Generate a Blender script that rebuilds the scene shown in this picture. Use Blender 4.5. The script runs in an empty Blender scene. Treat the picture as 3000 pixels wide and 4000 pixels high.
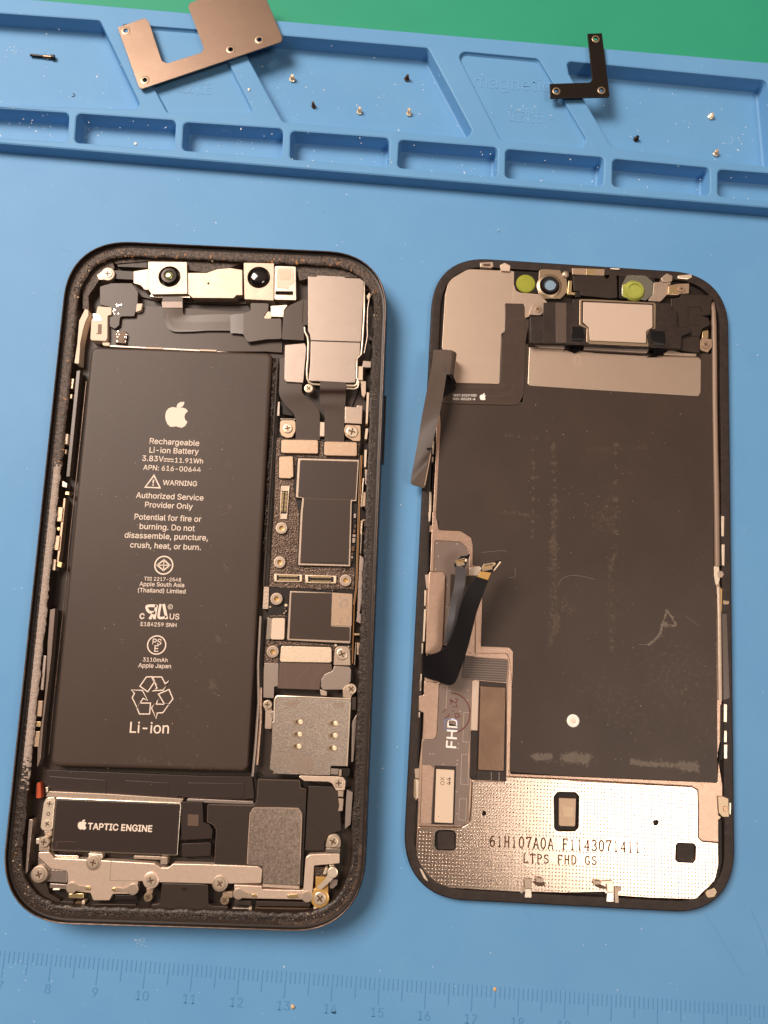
import bpy, bmesh, math, random
from math import sin, cos, pi, atan2, tan, sqrt
from mathutils import Vector, Matrix
from mathutils.geometry import tessellate_polygon

S = bpy.context.scene
COL = S.collection
random.seed(7)
MM = 0.001

# ------------------------------------------------------------------ camera, world, lamps, exposure
FPX, CAM_H, TILT, ROLL = 3000.0, 177.63, 0.15346, 0.15084      # solved from the ruler, mat edge and phone outline
CAMR = Matrix.Rotation(TILT, 3, 'X') @ Matrix.Rotation(ROLL, 3, 'Z')
cam_data = bpy.data.cameras.new('camera')
cam = bpy.data.objects.new('camera', cam_data)
COL.objects.link(cam)
cam.matrix_world = Matrix.Translation((0, 0, CAM_H * MM)) @ CAMR.to_4x4()
cam_data.sensor_fit = 'HORIZONTAL'
cam_data.sensor_width = 36.0
cam_data.lens = 36.0 * FPX / 3000.0
cam_data.clip_start, cam_data.clip_end = 0.005, 20.0
S.camera = cam
cam_data.dof.use_dof = True
cam_data.dof.focus_distance = 0.180
cam_data.dof.aperture_fstop = 42.0

S.view_settings.view_transform = 'Standard'
S.view_settings.look = 'None'
S.view_settings.gamma = 1.0
S.view_settings.use_curve_mapping = False
S.view_settings.exposure = 0.0
S.cycles.max_bounces = 6
S.cycles.use_denoising = True

world = bpy.data.worlds.new('World')
S.world = world
world.use_nodes = True
wn, wl = world.node_tree.nodes, world.node_tree.links
bg = wn['Background']
tc = wn.new('ShaderNodeTexCoord')
sep = wn.new('ShaderNodeSeparateXYZ')
wl.new(tc.outputs['Generated'], sep.inputs[0])
ramp = wn.new('ShaderNodeValToRGB')                             # a warm room: dim walls, lighter ceiling
wl.new(sep.outputs['Z'], ramp.inputs['Fac'])
ramp.color_ramp.elements[0].position = 0.0
ramp.color_ramp.elements[0].color = (0.12, 0.08, 0.06, 1)
ramp.color_ramp.elements[1].position = 1.0
ramp.color_ramp.elements[1].color = (0.95, 0.64, 0.48, 1)
e = ramp.color_ramp.elements.new(0.45)
e.color = (0.24, 0.15, 0.11, 1)
side = wn.new('ShaderNodeMapRange')                             # the photographer and an unlit wall stand on the near side
side.interpolation_type = 'SMOOTHSTEP'
side.inputs['From Min'].default_value = -0.32
side.inputs['From Max'].default_value = 0.42
side.inputs['To Min'].default_value = 0.16
side.inputs['To Max'].default_value = 1.0
wl.new(sep.outputs['Y'], side.inputs['Value'])
shade = wn.new('ShaderNodeVectorMath')
shade.operation = 'SCALE'
wl.new(ramp.outputs['Color'], shade.inputs[0])
wl.new(side.outputs[0], shade.inputs['Scale'])
wl.new(shade.outputs[0], bg.inputs['Color'])
bg.inputs['Strength'].default_value = 0.5


def area(name, loc, size, power, col, aim=(0, 0, 0)):
    d = bpy.data.lights.new(name, 'AREA')
    d.shape = 'RECTANGLE'
    d.size, d.size_y = size
    d.energy = power
    d.color = col
    o = bpy.data.objects.new(name, d)
    COL.objects.link(o)
    o.location = loc
    o.rotation_euler = (Vector(aim) - Vector(loc)).to_track_quat('-Z', 'Y').to_euler()
    return o


area('ceiling_panel_light', (-0.52, 0.36, 0.75), (0.42, 0.42), 13.5, (1.0, 0.85, 0.73))
area('bench_lamp_light', (0.475, -0.17, 1.0), (0.32, 0.28), 3.0, (1.0, 0.87, 0.75))

# ------------------------------------------------------------------ pixel of the photograph -> point of the place
ZONE = {'W': (0, 0, .553), 'T': (0, 0, 1.106), 'U': (1500, 0, 1.106), 'A': (200, 920, 2.37), 'B': (900, 920, 2.37),
        'C': (1000, 1400, 3.318), 'D': (1000, 2000, 3.318), 'E': (980, 2550, 3.318), 'F': (30, 2950, 2.212),
        'G': (700, 2950, 2.212), 'H': (1600, 980, 2.37), 'I': (2200, 980, 2.37), 'J': (1550, 1300, 2.765),
        'K': (1550, 2000, 2.765), 'L': (1550, 2650, 2.765), 'M': (1550, 2900, 2.37), 'N': (2200, 2900, 2.37),
        'O': (400, 1500, 3.16), 'Q': (400, 2100, 2.765), 'R': (0, 3550, 1.106), 'V': (1500, 3550, 1.106),
        'X': (150, 1300, 2.213), 'Y': (50, 2200, 2.213), 'Z': (1250, 1300, 2.213), 'a': (2600, 1900, 2.213),
        'b': (1050, 3300, 4.1475), 'c': (40, 3250, 4.1475), 'd': (1960, 980, 2.37), 'e': (1900, 3300, 2.37),
        'f': (1700, 2120, 5.53), 'S': (0, 0, 1)}


def px(tok, zone):
    """'A12,34' in a survey zone -> photograph pixel."""
    if tok[0].isalpha():
        zone, tok = tok[0], tok[1:]
    r = None
    if 'r' in tok:
        tok, r = tok.split('r')
        r = float(r)
    x, y = tok.split(',')
    zx, zy, zs = ZONE[zone]
    return (zx + float(x) / zs, zy + float(y) / zs), r, zone


def P(uv, z):
    d = CAMR @ Vector(((uv[0] - 1500) / FPX, -(uv[1] - 2000) / FPX, -1.0))
    s = (z - CAM_H) / d.z
    return Vector((s * d.x, s * d.y, z))


def pts(txt, z, r=None):
    out, rad, zone = [], [], 'S'
    for t in txt.split():
        uv, rr, zone = px(t, zone)
        p = P(uv, z)
        out.append((p.x, p.y))
        rad.append(rr if rr is not None else r)
    return out, rad


def pt(tok, z):
    uv, _, _ = px(tok, 'S')
    return P(uv, z)


def signed(p):
    return sum(p[i][0] * p[(i + 1) % len(p)][1] - p[(i + 1) % len(p)][0] * p[i][1] for i in range(len(p))) / 2


def fillet(p, rad, n=5):
    out = []
    N = len(p)
    for i in range(N):
        r = rad[i]
        a, b, c = Vector(p[i - 1]), Vector(p[i]), Vector(p[(i + 1) % N])
        if not r:
            out.append(tuple(b))
            continue
        u, v = a - b, c - b
        lu, lv = u.length, v.length
        if lu < 1e-6 or lv < 1e-6:
            out.append(tuple(b))
            continue
        u, v = u / lu, v / lv
        ang = math.acos(max(-1, min(1, u.dot(v))))
        if ang > pi - 0.06 or ang < 0.05:
            out.append(tuple(b))
            continue
        t = min(r / tan(ang / 2), 0.48 * lu, 0.48 * lv)
        rr = t * tan(ang / 2)
        cen = b + (u + v).normalized() * (rr / sin(ang / 2))
        s, e_ = b + u * t, b + v * t
        a0 = atan2(s.y - cen.y, s.x - cen.x)
        a1 = atan2(e_.y - cen.y, e_.x - cen.x)
        da = (a1 - a0 + pi) % (2 * pi) - pi
        for k in range(n + 1):
            q = a0 + da * k / n
            out.append((cen.x + rr * cos(q), cen.y + rr * sin(q)))
    return out


def clean(p):
    out = []
    for q in p:
        if not out or (abs(q[0] - out[-1][0]) + abs(q[1] - out[-1][1])) > 1e-4:
            out.append(q)
    if len(out) > 2 and abs(out[0][0] - out[-1][0]) + abs(out[0][1] - out[-1][1]) < 1e-4:
        out.pop()
    return out if signed(out) > 0 else out[::-1]


def inset(p, d):
    """Offset a counter-clockwise loop inward by d."""
    N, out = len(p), []
    for i in range(N):
        a, b, c = Vector(p[i - 1]), Vector(p[i]), Vector(p[(i + 1) % N])
        e1, e2 = (b - a).normalized(), (c - b).normalized()
        n1, n2 = Vector((-e1.y, e1.x)), Vector((-e2.y, e2.x))
        m = n1 + n2
        k = m.dot(m)
        m = m * (2 / k) if k > 0.5 else n1
        out.append((b.x + m.x * d, b.y + m.y * d))
    return out


def rounded_rect(w, l, r, n=14, sq=2.35):
    """Rounded rectangle with squircle-like corners, centred on 0."""
    out = []
    for cx, cy, q in ((w / 2 - r, l / 2 - r, 0), (-w / 2 + r, l / 2 - r, 1), (-w / 2 + r, -l / 2 + r, 2), (w / 2 - r, -l / 2 + r, 3)):
        for k in range(n + 1):
            a = q * pi / 2 + k * pi / 2 / n
            c, s = cos(a), sin(a)
            f = (abs(c) ** sq + abs(s) ** sq) ** (-1 / sq)
            out.append((cx + r * f * c, cy + r * f * s))
    return out


def place(p, pose):
    c, s = cos(pose[2]), sin(pose[2])
    return [(pose[0] + q[0] * c - q[1] * s, pose[1] + q[0] * s + q[1] * c) for q in p]


def local(uv, z, pose):
    w = P(uv, z)
    dx, dy = w.x - pose[0], w.y - pose[1]
    c, s = cos(pose[2]), sin(pose[2])
    return dx * c + dy * s, -dx * s + dy * c


# ------------------------------------------------------------------ materials
MATS = {}


def pm(name, col, metal=0.0, rough=0.5, col2=None, cs=0.4, cbias=0.5, csharp=0.25, bump=0.0, bs=2.0, spec=0.5, coat=0.0,
       rvar=0.0, stretch=(1, 1, 1), trans=0.0, alpha=1.0, emit=None, rot=0.0):
    """Procedural Principled material; cs and bs are noise scales in cycles per millimetre."""
    if metal >= 0.7:                                             # all metals darkened evenly so that lamp reflections do not clip
        col = tuple(c * 0.70 for c in col)
        col2 = tuple(c * 0.70 for c in col2) if col2 else None
    m = bpy.data.materials.new(name)
    m.use_nodes = True
    n, l = m.node_tree.nodes, m.node_tree.links
    b = n['Principled BSDF']
    b.inputs['Base Color'].default_value = (*col, 1)
    b.inputs['Metallic'].default_value = metal
    b.inputs['Roughness'].default_value = rough
    b.inputs['Specular IOR Level'].default_value = spec
    b.inputs['Coat Weight'].default_value = coat
    b.inputs['Coat Roughness'].default_value = 0.12
    b.inputs['Transmission Weight'].default_value = trans
    b.inputs['Alpha'].default_value = alpha
    t = n.new('ShaderNodeTexCoord')
    mp = n.new('ShaderNodeMapping')
    mp.inputs['Rotation'].default_value = (0, 0, rot)
    mp.inputs['Scale'].default_value = stretch
    l.new(t.outputs['Object'], mp.inputs['Vector'])
    src = mp.outputs[0]
    if col2 is not None or rvar:
        nz = n.new('ShaderNodeTexNoise')
        nz.inputs['Scale'].default_value = cs * 1000
        nz.inputs['Detail'].default_value = 4
        nz.inputs['Roughness'].default_value = 0.65
        l.new(src, nz.inputs['Vector'])
        mr = n.new('ShaderNodeMapRange')
        mr.inputs['From Min'].default_value = cbias - csharp
        mr.inputs['From Max'].default_value = cbias + csharp
        l.new(nz.outputs['Fac'], mr.inputs['Value'])
        if col2 is not None:
            mx = n.new('ShaderNodeMix')
            mx.data_type = 'RGBA'
            mx.inputs[6].default_value = (*col, 1)
            mx.inputs[7].default_value = (*col2, 1)
            l.new(mr.outputs[0], mx.inputs[0])
            l.new(mx.outputs[2], b.inputs['Base Color'])
        if rvar:
            m2 = n.new('ShaderNodeMapRange')
            m2.inputs['To Min'].default_value = max(0.02, rough - rvar)
            m2.inputs['To Max'].default_value = min(1, rough + rvar)
            l.new(mr.outputs[0], m2.inputs['Value'])
            l.new(m2.outputs[0], b.inputs['Roughness'])
    if bump:
        nb = n.new('ShaderNodeTexNoise')
        nb.inputs['Scale'].default_value = bs * 1000
        nb.inputs['Detail'].default_value = 3
        l.new(src, nb.inputs['Vector'])
        bp = n.new('ShaderNodeBump')
        bp.inputs['Strength'].default_value = bump
        bp.inputs['Distance'].default_value = 0.0002
        l.new(nb.outputs['Fac'], bp.inputs['Height'])
        l.new(bp.outputs[0], b.inputs['Normal'])
    MATS[name] = m
    return m


# the mat and the bench
pm('blue_silicone', (0.110, 0.295, 0.552), rough=0.55, col2=(0.130, 0.325, 0.58), cs=0.035, csharp=0.22, bump=0.12, bs=5.0, spec=0.3)
pm('blue_silicone_mark', (0.090, 0.25, 0.475), rough=0.6, spec=0.25)  # darker tone stands in for the shading of the moulded marks
pm('blue_silicone_pale', (0.145, 0.34, 0.60), rough=0.6, spec=0.25)
pm('green_bench', (0.021, 0.275, 0.165), rough=0.55, col2=(0.025, 0.30, 0.183), cs=0.04, bump=0.1, bs=3.0, spec=0.3)
pm('lint', (0.75, 0.76, 0.76), rough=0.9)
pm('lint_dark', (0.05, 0.05, 0.06), rough=0.9)
pm('crumb_beige', (0.62, 0.47, 0.30), rough=0.9, bump=0.5, bs=3)
pm('crumb_orange', (0.75, 0.42, 0.16), rough=0.8)
pm('crumb_white', (0.85, 0.8, 0.72), rough=0.8)
# phone
pm('black_anodised', (0.022, 0.015, 0.012), rough=0.42, bump=0.04, bs=12, spec=0.35)
pm('edge_sheen', (0.16, 0.10, 0.07), metal=0.6, rough=0.4, col2=(0.03, 0.022, 0.018), cs=0.5)  # lighter brown paints the sheen along the rim crest
pm('black_plastic', (0.028, 0.018, 0.0135), rough=0.45, spec=0.4, col2=(0.036, 0.0235, 0.0175), cs=0.6, bump=0.12, bs=10)  # brown tint puts the room's warm cast into black plastic
pm('deep_black', (0.014, 0.009, 0.007), rough=0.5, spec=0.3)
pm('black_film', (0.050, 0.031, 0.0235), rough=0.42, spec=0.4, col2=(0.060, 0.038, 0.029), cs=0.15, bump=0.03, bs=10)  # black film; brown in the base stands for warm reflected light
pm('battery_wrap', (0.048, 0.031, 0.0235), rough=0.48, spec=0.35, col2=(0.062, 0.040, 0.031), cs=0.05, csharp=0.3, bump=0.10, bs=7.0)  # the wrap is black; its brown base paints in the warm overhead sheen
pm('graphite_film', (0.038, 0.0245, 0.0185), rough=0.46, spec=0.36, col2=(0.052, 0.034, 0.0255), cs=0.05, csharp=0.22, bump=0.04, bs=8)  # black film whose brown base holds the warm ceiling reflection
pm('battery_tail', (0.028, 0.017, 0.014), rough=0.45, bump=0.03, bs=8, spec=0.4)  # black part with the warm cast painted into its colour
pm('white_ink', (0.80, 0.66, 0.55), rough=0.6)
pm('pure_white_ink', (0.9, 0.85, 0.78), rough=0.6)
pm('laser_mark', (0.12, 0.068, 0.045), rough=0.95, spec=0.02)
pm('steel', (0.80, 0.66, 0.55), metal=1, rough=0.34, col2=(0.72, 0.57, 0.46), cs=0.25, rvar=0.05, bump=0.05, bs=8)
pm('bright_steel', (0.95, 0.84, 0.70), metal=1, rough=0.28, bump=0.05, bs=6)
pm('cream_steel', (0.52, 0.415, 0.33), metal=0.68, rough=0.45, col2=(0.43, 0.33, 0.255), cs=0.5, bump=0.10, bs=9)
pm('grainy_steel', (0.95, 0.79, 0.67), metal=1, rough=0.36, col2=(0.42, 0.31, 0.25), cs=2.2, csharp=0.2, bump=0.25, bs=6.0)
pm('sim_steel', (0.90, 0.77, 0.66), metal=1, rough=0.33, col2=(0.56, 0.46, 0.385), cs=2.4, cbias=0.46, csharp=0.2, bump=0.3, bs=6)
pm('brushed_steel', (0.66, 0.53, 0.43), metal=1, rough=0.40, col2=(0.54, 0.41, 0.32), cs=1.6, bump=0.3, bs=3.5)
pm('bracket_steel', (0.84, 0.66, 0.53), metal=0.6, rough=0.36, col2=(0.74, 0.56, 0.44), cs=1.2, bump=0.16, bs=8)
pm('grey_steel', (0.55, 0.45, 0.39), metal=0.9, rough=0.42, bump=0.1, bs=5)
pm('copper_steel', (0.78, 0.55, 0.42), metal=0.8, rough=0.32, col2=(0.66, 0.45, 0.34), cs=1.6, bump=0.2, bs=7)
pm('bronze_steel', (0.33, 0.235, 0.18), metal=1, rough=0.36, col2=(0.26, 0.18, 0.135), cs=0.05, csharp=0.3, rvar=0.05, bump=0.10, bs=8, stretch=(1, 3, 1))
pm('tan_plate', (0.66, 0.47, 0.33), metal=0.7, rough=0.45, col2=(0.72, 0.54, 0.39), cs=1.6, cbias=0.6, csharp=0.06, bump=0.1, bs=8)
pm('cream_plate', (0.78, 0.64, 0.49), metal=0.6, rough=0.45, col2=(0.66, 0.52, 0.37), cs=3, csharp=0.2, bump=0.2, bs=6)
pm('cream_plastic', (0.68, 0.53, 0.40), rough=0.5, bump=0.05, bs=6)
pm('warm_plate', (0.78, 0.62, 0.50), metal=0.85, rough=0.45, col2=(0.74, 0.58, 0.46), cs=0.3, bump=0.14, bs=9)
pm('gold', (0.88, 0.66, 0.36), metal=0.85, rough=0.35)
pm('amber', (0.55, 0.33, 0.10), metal=0.3, rough=0.3, coat=0.4)
pm('copper_wire', (0.60, 0.30, 0.12), metal=0.8, rough=0.4)
pm('screw_steel', (0.80, 0.67, 0.53), metal=0.6, rough=0.3, col2=(0.62, 0.48, 0.35), cs=1.2, bump=0.15, bs=4)
pm('recess_dark', (0.10, 0.055, 0.03), metal=0.3, rough=0.5)
pm('screw_black', (0.05, 0.04, 0.035), metal=0.8, rough=0.35)
pm('screw_bronze', (0.32, 0.2, 0.13), metal=1, rough=0.3)
pm('screw_gold', (1.0, 0.86, 0.64), metal=0.68, rough=0.3)
pm('board_tape', (0.21, 0.145, 0.11), metal=0.75, rough=0.32, col2=(0.05, 0.032, 0.023), cs=2.8, csharp=0.14, bump=0.95, bs=3.0)
pm('circuit_black', (0.016, 0.011, 0.009), rough=0.4, spec=0.35, bump=0.1, bs=4)
pm('shield_black', (0.046, 0.029, 0.021), rough=0.42, spec=0.4, bump=0.03, bs=8)
pm('gasket_dark', (0.15, 0.10, 0.075), metal=0.3, rough=0.36, col2=(0.018, 0.012, 0.009), cs=3.0, cbias=0.38, csharp=0.10, bump=0.9, bs=4.5)
pm('gasket_pale', (0.48, 0.39, 0.33), metal=0.1, rough=0.6, col2=(0.27, 0.20, 0.165), cs=3.4, csharp=0.16, bump=0.8, bs=4.5)
pm('gasket_brown', (0.13, 0.078, 0.052), rough=0.45, col2=(0.030, 0.019, 0.014), cs=1.6, cbias=0.44, csharp=0.14, bump=0.8, bs=4)
pm('residue_orange', (0.50, 0.22, 0.07), rough=0.6, col2=(0.28, 0.13, 0.05), cs=1.5, bump=0.6, bs=3)
pm('flex_dark', (0.050, 0.032, 0.025), rough=0.34, col2=(0.062, 0.041, 0.032), cs=0.4, bump=0.05, bs=6)  # brown base includes the warm cast of the room light
pm('flex_trace', (0.115, 0.074, 0.055), rough=0.4)
pm('flex_black', (0.008, 0.007, 0.008), rough=0.35, spec=0.22)
pm('flex_blue', (0.075, 0.07, 0.075), rough=0.3, metal=0.3, spec=0.6)
pm('flex_grey', (0.22, 0.165, 0.14), rough=0.34, metal=0.35, bump=0.05, bs=6)
pm('flex_brown', (0.075, 0.053, 0.042), rough=0.38, col2=(0.095, 0.068, 0.054), cs=0.12, rvar=0.05, spec=0.5, coat=0.06)
pm('panel_black', (0.024, 0.016, 0.013), rough=0.42, spec=0.35, col2=(0.036, 0.024, 0.019), cs=0.35, bump=0.25, bs=6)
pm('panel_brown', (0.034, 0.022, 0.017), rough=0.45, spec=0.35, col2=(0.018, 0.012, 0.010), cs=0.5, csharp=0.15, bump=0.45, bs=4)
pm('copper_plate', (0.26, 0.165, 0.12), metal=1, rough=0.40, col2=(0.40, 0.26, 0.18), cs=0.12, bump=0.2, bs=6)
pm('lens_black', (0.004, 0.004, 0.006), rough=0.08, coat=1)
pm('lens_green', (0.33, 0.36, 0.16), rough=0.12, coat=1, metal=0.5)
pm('yellow_filter', (0.36, 0.38, 0.045), rough=0.10, coat=1.0, col2=(0.25, 0.27, 0.035), cs=0.3)
pm('green_filter', (0.24, 0.27, 0.045), rough=0.12, coat=1.0, col2=(0.40, 0.42, 0.08), cs=0.35)
pm('blue_window', (0.22, 0.33, 0.44), rough=0.2, coat=0.5)
pm('clear_gel', (0.80, 0.76, 0.62), rough=0.15, trans=0.85, coat=0.5)
pm('foam_tan', (0.66, 0.52, 0.42), metal=0.4, rough=0.5, col2=(0.58, 0.44, 0.35), cs=6.0, bump=0.28, bs=9)
pm('rim_gold', (0.58, 0.44, 0.30), metal=0.8, rough=0.4)
pm('red_dot', (0.45, 0.07, 0.02), rough=0.5)
pm('red_ink', (0.13, 0.035, 0.025), rough=0.6)
pm('blue_ink', (0.12, 0.22, 0.62), rough=0.6)
pm('scuff', (0.30, 0.215, 0.16), rough=0.7, alpha=0.075)
pm('scuff_pale', (0.62, 0.50, 0.40), rough=0.5, alpha=0.06)
pm('contact_bright', (0.95, 0.82, 0.58), metal=0.3, rough=0.35)
pm('scratch_mark', (0.40, 0.30, 0.23), rough=0.7, alpha=0.38)
pm('tan_muted', (0.26, 0.175, 0.125), rough=0.5)
pm('cover_steel', (0.54, 0.445, 0.385), metal=0.9, rough=0.42, col2=(0.50, 0.41, 0.355), cs=0.3, bump=0.10, bs=10)
pm('clip_steel', (0.80, 0.67, 0.53), metal=0.5, rough=0.32)


pm('dotted_steel', (0.86, 0.68, 0.56), metal=1, rough=0.23, col2=(0.76, 0.585, 0.47), cs=0.5, bump=0.06, bs=7)


# ------------------------------------------------------------------ mesh building (millimetres in, metres out)
class MB:
    def __init__(self):
        self.v, self.f, self.m, self.names, self.flat = [], [], [], [], set()

    def mi(self, mat):
        if mat not in self.names:
            self.names.append(mat)
        return self.names.index(mat)

    def add(self, vs, fs, mat):
        o, k = len(self.v), self.mi(mat)
        self.v += [tuple(x) for x in vs]
        self.f += [tuple(i + o for i in q) for q in fs]
        self.m += [k] * len(fs)
        return self

    def loft(self, rings, mat, close=True, cap0=False, cap1=False):
        n = len(rings[0])
        vs = [q for r in rings for q in r]
        fs = []
        for k in range(len(rings) - 1):
            for i in range(n if close else n - 1):
                j = (i + 1) % n
                fs.append((k * n + i, k * n + j, (k + 1) * n + j, (k + 1) * n + i))
        if cap1:
            self.flat.add(len(self.f) + len(fs))
            fs.append(tuple((len(rings) - 1) * n + i for i in range(n)))
        if cap0:
            self.flat.add(len(self.f) + len(fs))
            fs.append(tuple(reversed(range(n))))
        return self.add(vs, fs, mat)

    def prism(self, p, z1, z0, mat, bev=0.08, holes=(), top=None):
        """Vertical block with outline p (already world mm); top() may tilt the top face."""
        p = clean(p)
        bev = min(bev, abs(z1 - z0) * 0.5)
        zf = top or (lambda x, y: 0.0)
        R = lambda q, z: [(x, y, z + zf(x, y)) for x, y in q]
        rings = [R(p, z0), R(p, z1 - bev)]
        cap = p
        if bev > 0:
            rings += [R(inset(p, bev * 0.3), z1 - bev * 0.3), R(inset(p, bev), z1)]
            cap = inset(p, bev)
        if not holes:
            return self.loft(rings, mat, cap1=True)
        self.loft(rings, mat)
        hs = [clean(h) for h in holes]
        allp = list(cap)
        for h in hs:
            allp += h
        tri = tessellate_polygon([[Vector((x, y, 0)) for x, y in q] for q in [cap] + hs])
        fs = []
        for t in tri:
            a, b, c = (Vector(allp[i]) for i in t)
            fs.append(tuple(t) if (b - a).cross(c - a) > 0 else tuple(reversed(t)))
        self.flat.update(range(len(self.f), len(self.f) + len(fs)))
        self.add(R(allp, z1), fs, mat)
        for h in hs:
            self.loft([R(h, z1), R(h, z0)], mat)
        return self

    def poly(self, txt, z1, z0, mat, r=0.15, bev=0.08, holes=(), top=None):
        p, rad = pts(txt, z1, r)
        hs = []
        for h in holes:
            q, hr = pts(h, z1, 0.2)
            hs.append(fillet(q, hr))
        return self.prism(fillet(p, rad), z1, z0, mat, bev, hs, top)

    def lathe(self, c, prof, mat, n=24, cap=True, wob=0.0):
        rings = []
        for r, z in prof:
            rings.append([(c[0] + r * (1 + (wob if i % 2 else 0)) * cos(2 * pi * i / n),
                           c[1] + r * (1 + (wob if i % 2 else 0)) * sin(2 * pi * i / n), z) for i in range(n)])
        return self.loft(rings, mat, cap1=cap)

    def tube(self, path, r, mat, n=8):
        rings = []
        for i, p in enumerate(path):
            a, b = Vector(path[max(0, i - 1)]), Vector(path[min(len(path) - 1, i + 1)])
            t = (b - a).normalized()
            up = Vector((0, 0, 1)) if abs(t.z) < 0.9 else Vector((1, 0, 0))
            s = t.cross(up).normalized()
            u = s.cross(t)
            rings.append([tuple(Vector(p) + s * (r * cos(2 * pi * k / n)) + u * (r * sin(2 * pi * k / n))) for k in range(n)])
        return self.loft(rings, mat, cap0=True, cap1=True)

    def stroke(self, path, w, z, mat, closed=False):
        """Flat line of width w (mm) laid on height z; path is in world mm."""
        p = [Vector((q[0], q[1])) for q in path]
        N = len(p)
        L, Rr = [], []
        for i in range(N):
            a = p[i - 1] if (i or closed) else p[i]
            c = p[(i + 1) % N] if (i < N - 1 or closed) else p[i]
            b = p[i]
            e1 = (b - a).normalized() if (b - a).length > 1e-9 else (c - b).normalized()
            e2 = (c - b).normalized() if (c - b).length > 1e-9 else e1
            n1, n2 = Vector((-e1.y, e1.x)), Vector((-e2.y, e2.x))
            m = n1 + n2
            k = m.dot(m)
            m = m * min(2 / k, 1.6) if k > 0.3 else n1
            L.append((b.x + m.x * w / 2, b.y + m.y * w / 2, z))
            Rr.append((b.x - m.x * w / 2, b.y - m.y * w / 2, z))
        fs = []
        for i in range(N if closed else N - 1):
            j = (i + 1) % N
            fs.append((i, N + i, N + j, j))
        return self.add(L + Rr, fs, mat)

    def line(self, txt, w, z, mat, closed=False, smooth=0):
        q, _ = pts(txt, z)
        if smooth:
            q = spline(q, smooth)
        return self.stroke(q, w, z, mat, closed)

    def ribbon(self, left, right, zs, mat, th=0.12, sub=6, under=None):
        """Flexible cable between two edges; zs gives the height at each station."""
        a, zone = [], 'S'
        for t, z in zip(left.split(), zs):
            uv, _, zone = px(t, zone)
            a.append(P(uv, z))
        b, zone = [], 'S'
        for t, z in zip(right.split(), zs):
            uv, _, zone = px(t, zone)
            b.append(P(uv, z))
        a, b = spline(a, sub), spline(b, sub)
        n, K = len(a), 5
        top = []
        for i in range(n):
            for k in range(K):
                t = k / (K - 1)
                p = a[i].lerp(b[i], t)
                top.append((p.x, p.y, p.z))
        bot = [(x, y, z - th) for x, y, z in top]
        ft, fb, fs = [], [], []
        T = n * K
        for i in range(n - 1):
            for k in range(K - 1):
                q = (i * K + k, i * K + k + 1, (i + 1) * K + k + 1, (i + 1) * K + k)
                ft.append(q)
                fb.append(tuple(T + x for x in reversed(q)))
            fs.append((i * K, (i + 1) * K, T + (i + 1) * K, T + i * K))
            fs.append((i * K + K - 1, T + i * K + K - 1, T + (i + 1) * K + K - 1, (i + 1) * K + K - 1))
        e0 = list(range(K))
        e1 = [(n - 1) * K + k for k in range(K)]
        fs.append(tuple(e0 + [T + x for x in reversed(e0)]))
        fs.append(tuple([T + x for x in e1] + list(reversed(e1))))
        # one side up: make the top faces point up
        A, B_, C_ = (Vector(top[i]) for i in ft[0][:3])
        if (B_ - A).cross(C_ - A).z < 0:
            ft = [tuple(reversed(q)) for q in ft]
            fb = [tuple(reversed(q)) for q in fb]
            fs = [tuple(reversed(q)) for q in fs]
        k0 = len(self.v)
        self.add(top + bot, ft, mat)
        um = self.mi(under or mat)
        self.f += [tuple(i + k0 for i in q) for q in fb + fs]
        self.m += [um] * len(fb + fs)
        return self

    def build(self, name, parent=None, label=None, smooth=True, angle=35):
        off = Vector((0, 0, 0))
        q = parent
        while q is not None:
            off += q.location
            q = q.parent
        me = bpy.data.meshes.new(name)
        me.from_pydata([((x * MM) - off.x, (y * MM) - off.y, (z * MM) - off.z) for x, y, z in self.v], [], self.f)
        for nm in self.names:
            me.materials.append(MATS[nm])
        me.polygons.foreach_set('material_index', self.m)
        if smooth:
            me.polygons.foreach_set('use_smooth', [True] * len(me.polygons))
            me.set_sharp_from_angle(angle=math.radians(angle))
            me.polygons.foreach_set('use_smooth', [i not in self.flat for i in range(len(me.polygons))])
        me.update()
        o = bpy.data.objects.new(name, me)
        COL.objects.link(o)
        if parent is not None:
            o.parent = parent
        if label:
            o['label'] = label
        return o


def spline(p, sub):
    """Catmull-Rom through the points (2-D tuples or Vectors)."""
    v = [Vector(q) for q in p]
    out = []
    for i in range(len(v) - 1):
        p0, p1, p2, p3 = v[max(0, i - 1)], v[i], v[i + 1], v[min(len(v) - 1, i + 2)]
        for k in range(sub):
            t = k / sub
            out.append(0.5 * ((2 * p1) + (p2 - p0) * t + (2 * p0 - 5 * p1 + 4 * p2 - p3) * t * t + (3 * p1 - p0 - 3 * p2 + p3) * t ** 3))
    out.append(v[-1])
    return out


def thing(name, label, cat, loc, group=None):
    o = bpy.data.objects.new(name, None)
    COL.objects.link(o)
    o.location = [c * MM for c in loc]
    o.empty_display_size = 0.01
    o['label'], o['category'] = label, cat
    if group:
        o['group'] = group
    return o


def tag(o, label, cat, group=None, kind=None):
    if label:
        o['label'] = label
    if cat:
        o['category'] = cat
    if group:
        o['group'] = group
    if kind:
        o['kind'] = kind
    return o


def part(name, parent, txt, z1, z0, mat, r=0.15, bev=0.08, holes=(), label=None, top=None):
    return MB().poly(txt, z1, z0, mat, r, bev, holes, top).build(name, parent, label)


def circle(c, r, n=24):
    return [(c[0] + r * cos(2 * pi * i / n), c[1] + r * sin(2 * pi * i / n)) for i in range(n)]


def cross_shape(c, r, w, rot):
    out = []
    for k in range(4):
        a = rot + k * pi / 2
        for da, rr in ((-w, r), (w, r), (pi / 4, r * 0.30)):
            out.append((c[0] + rr * cos(a + da), c[1] + rr * sin(a + da)))
    return out


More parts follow.
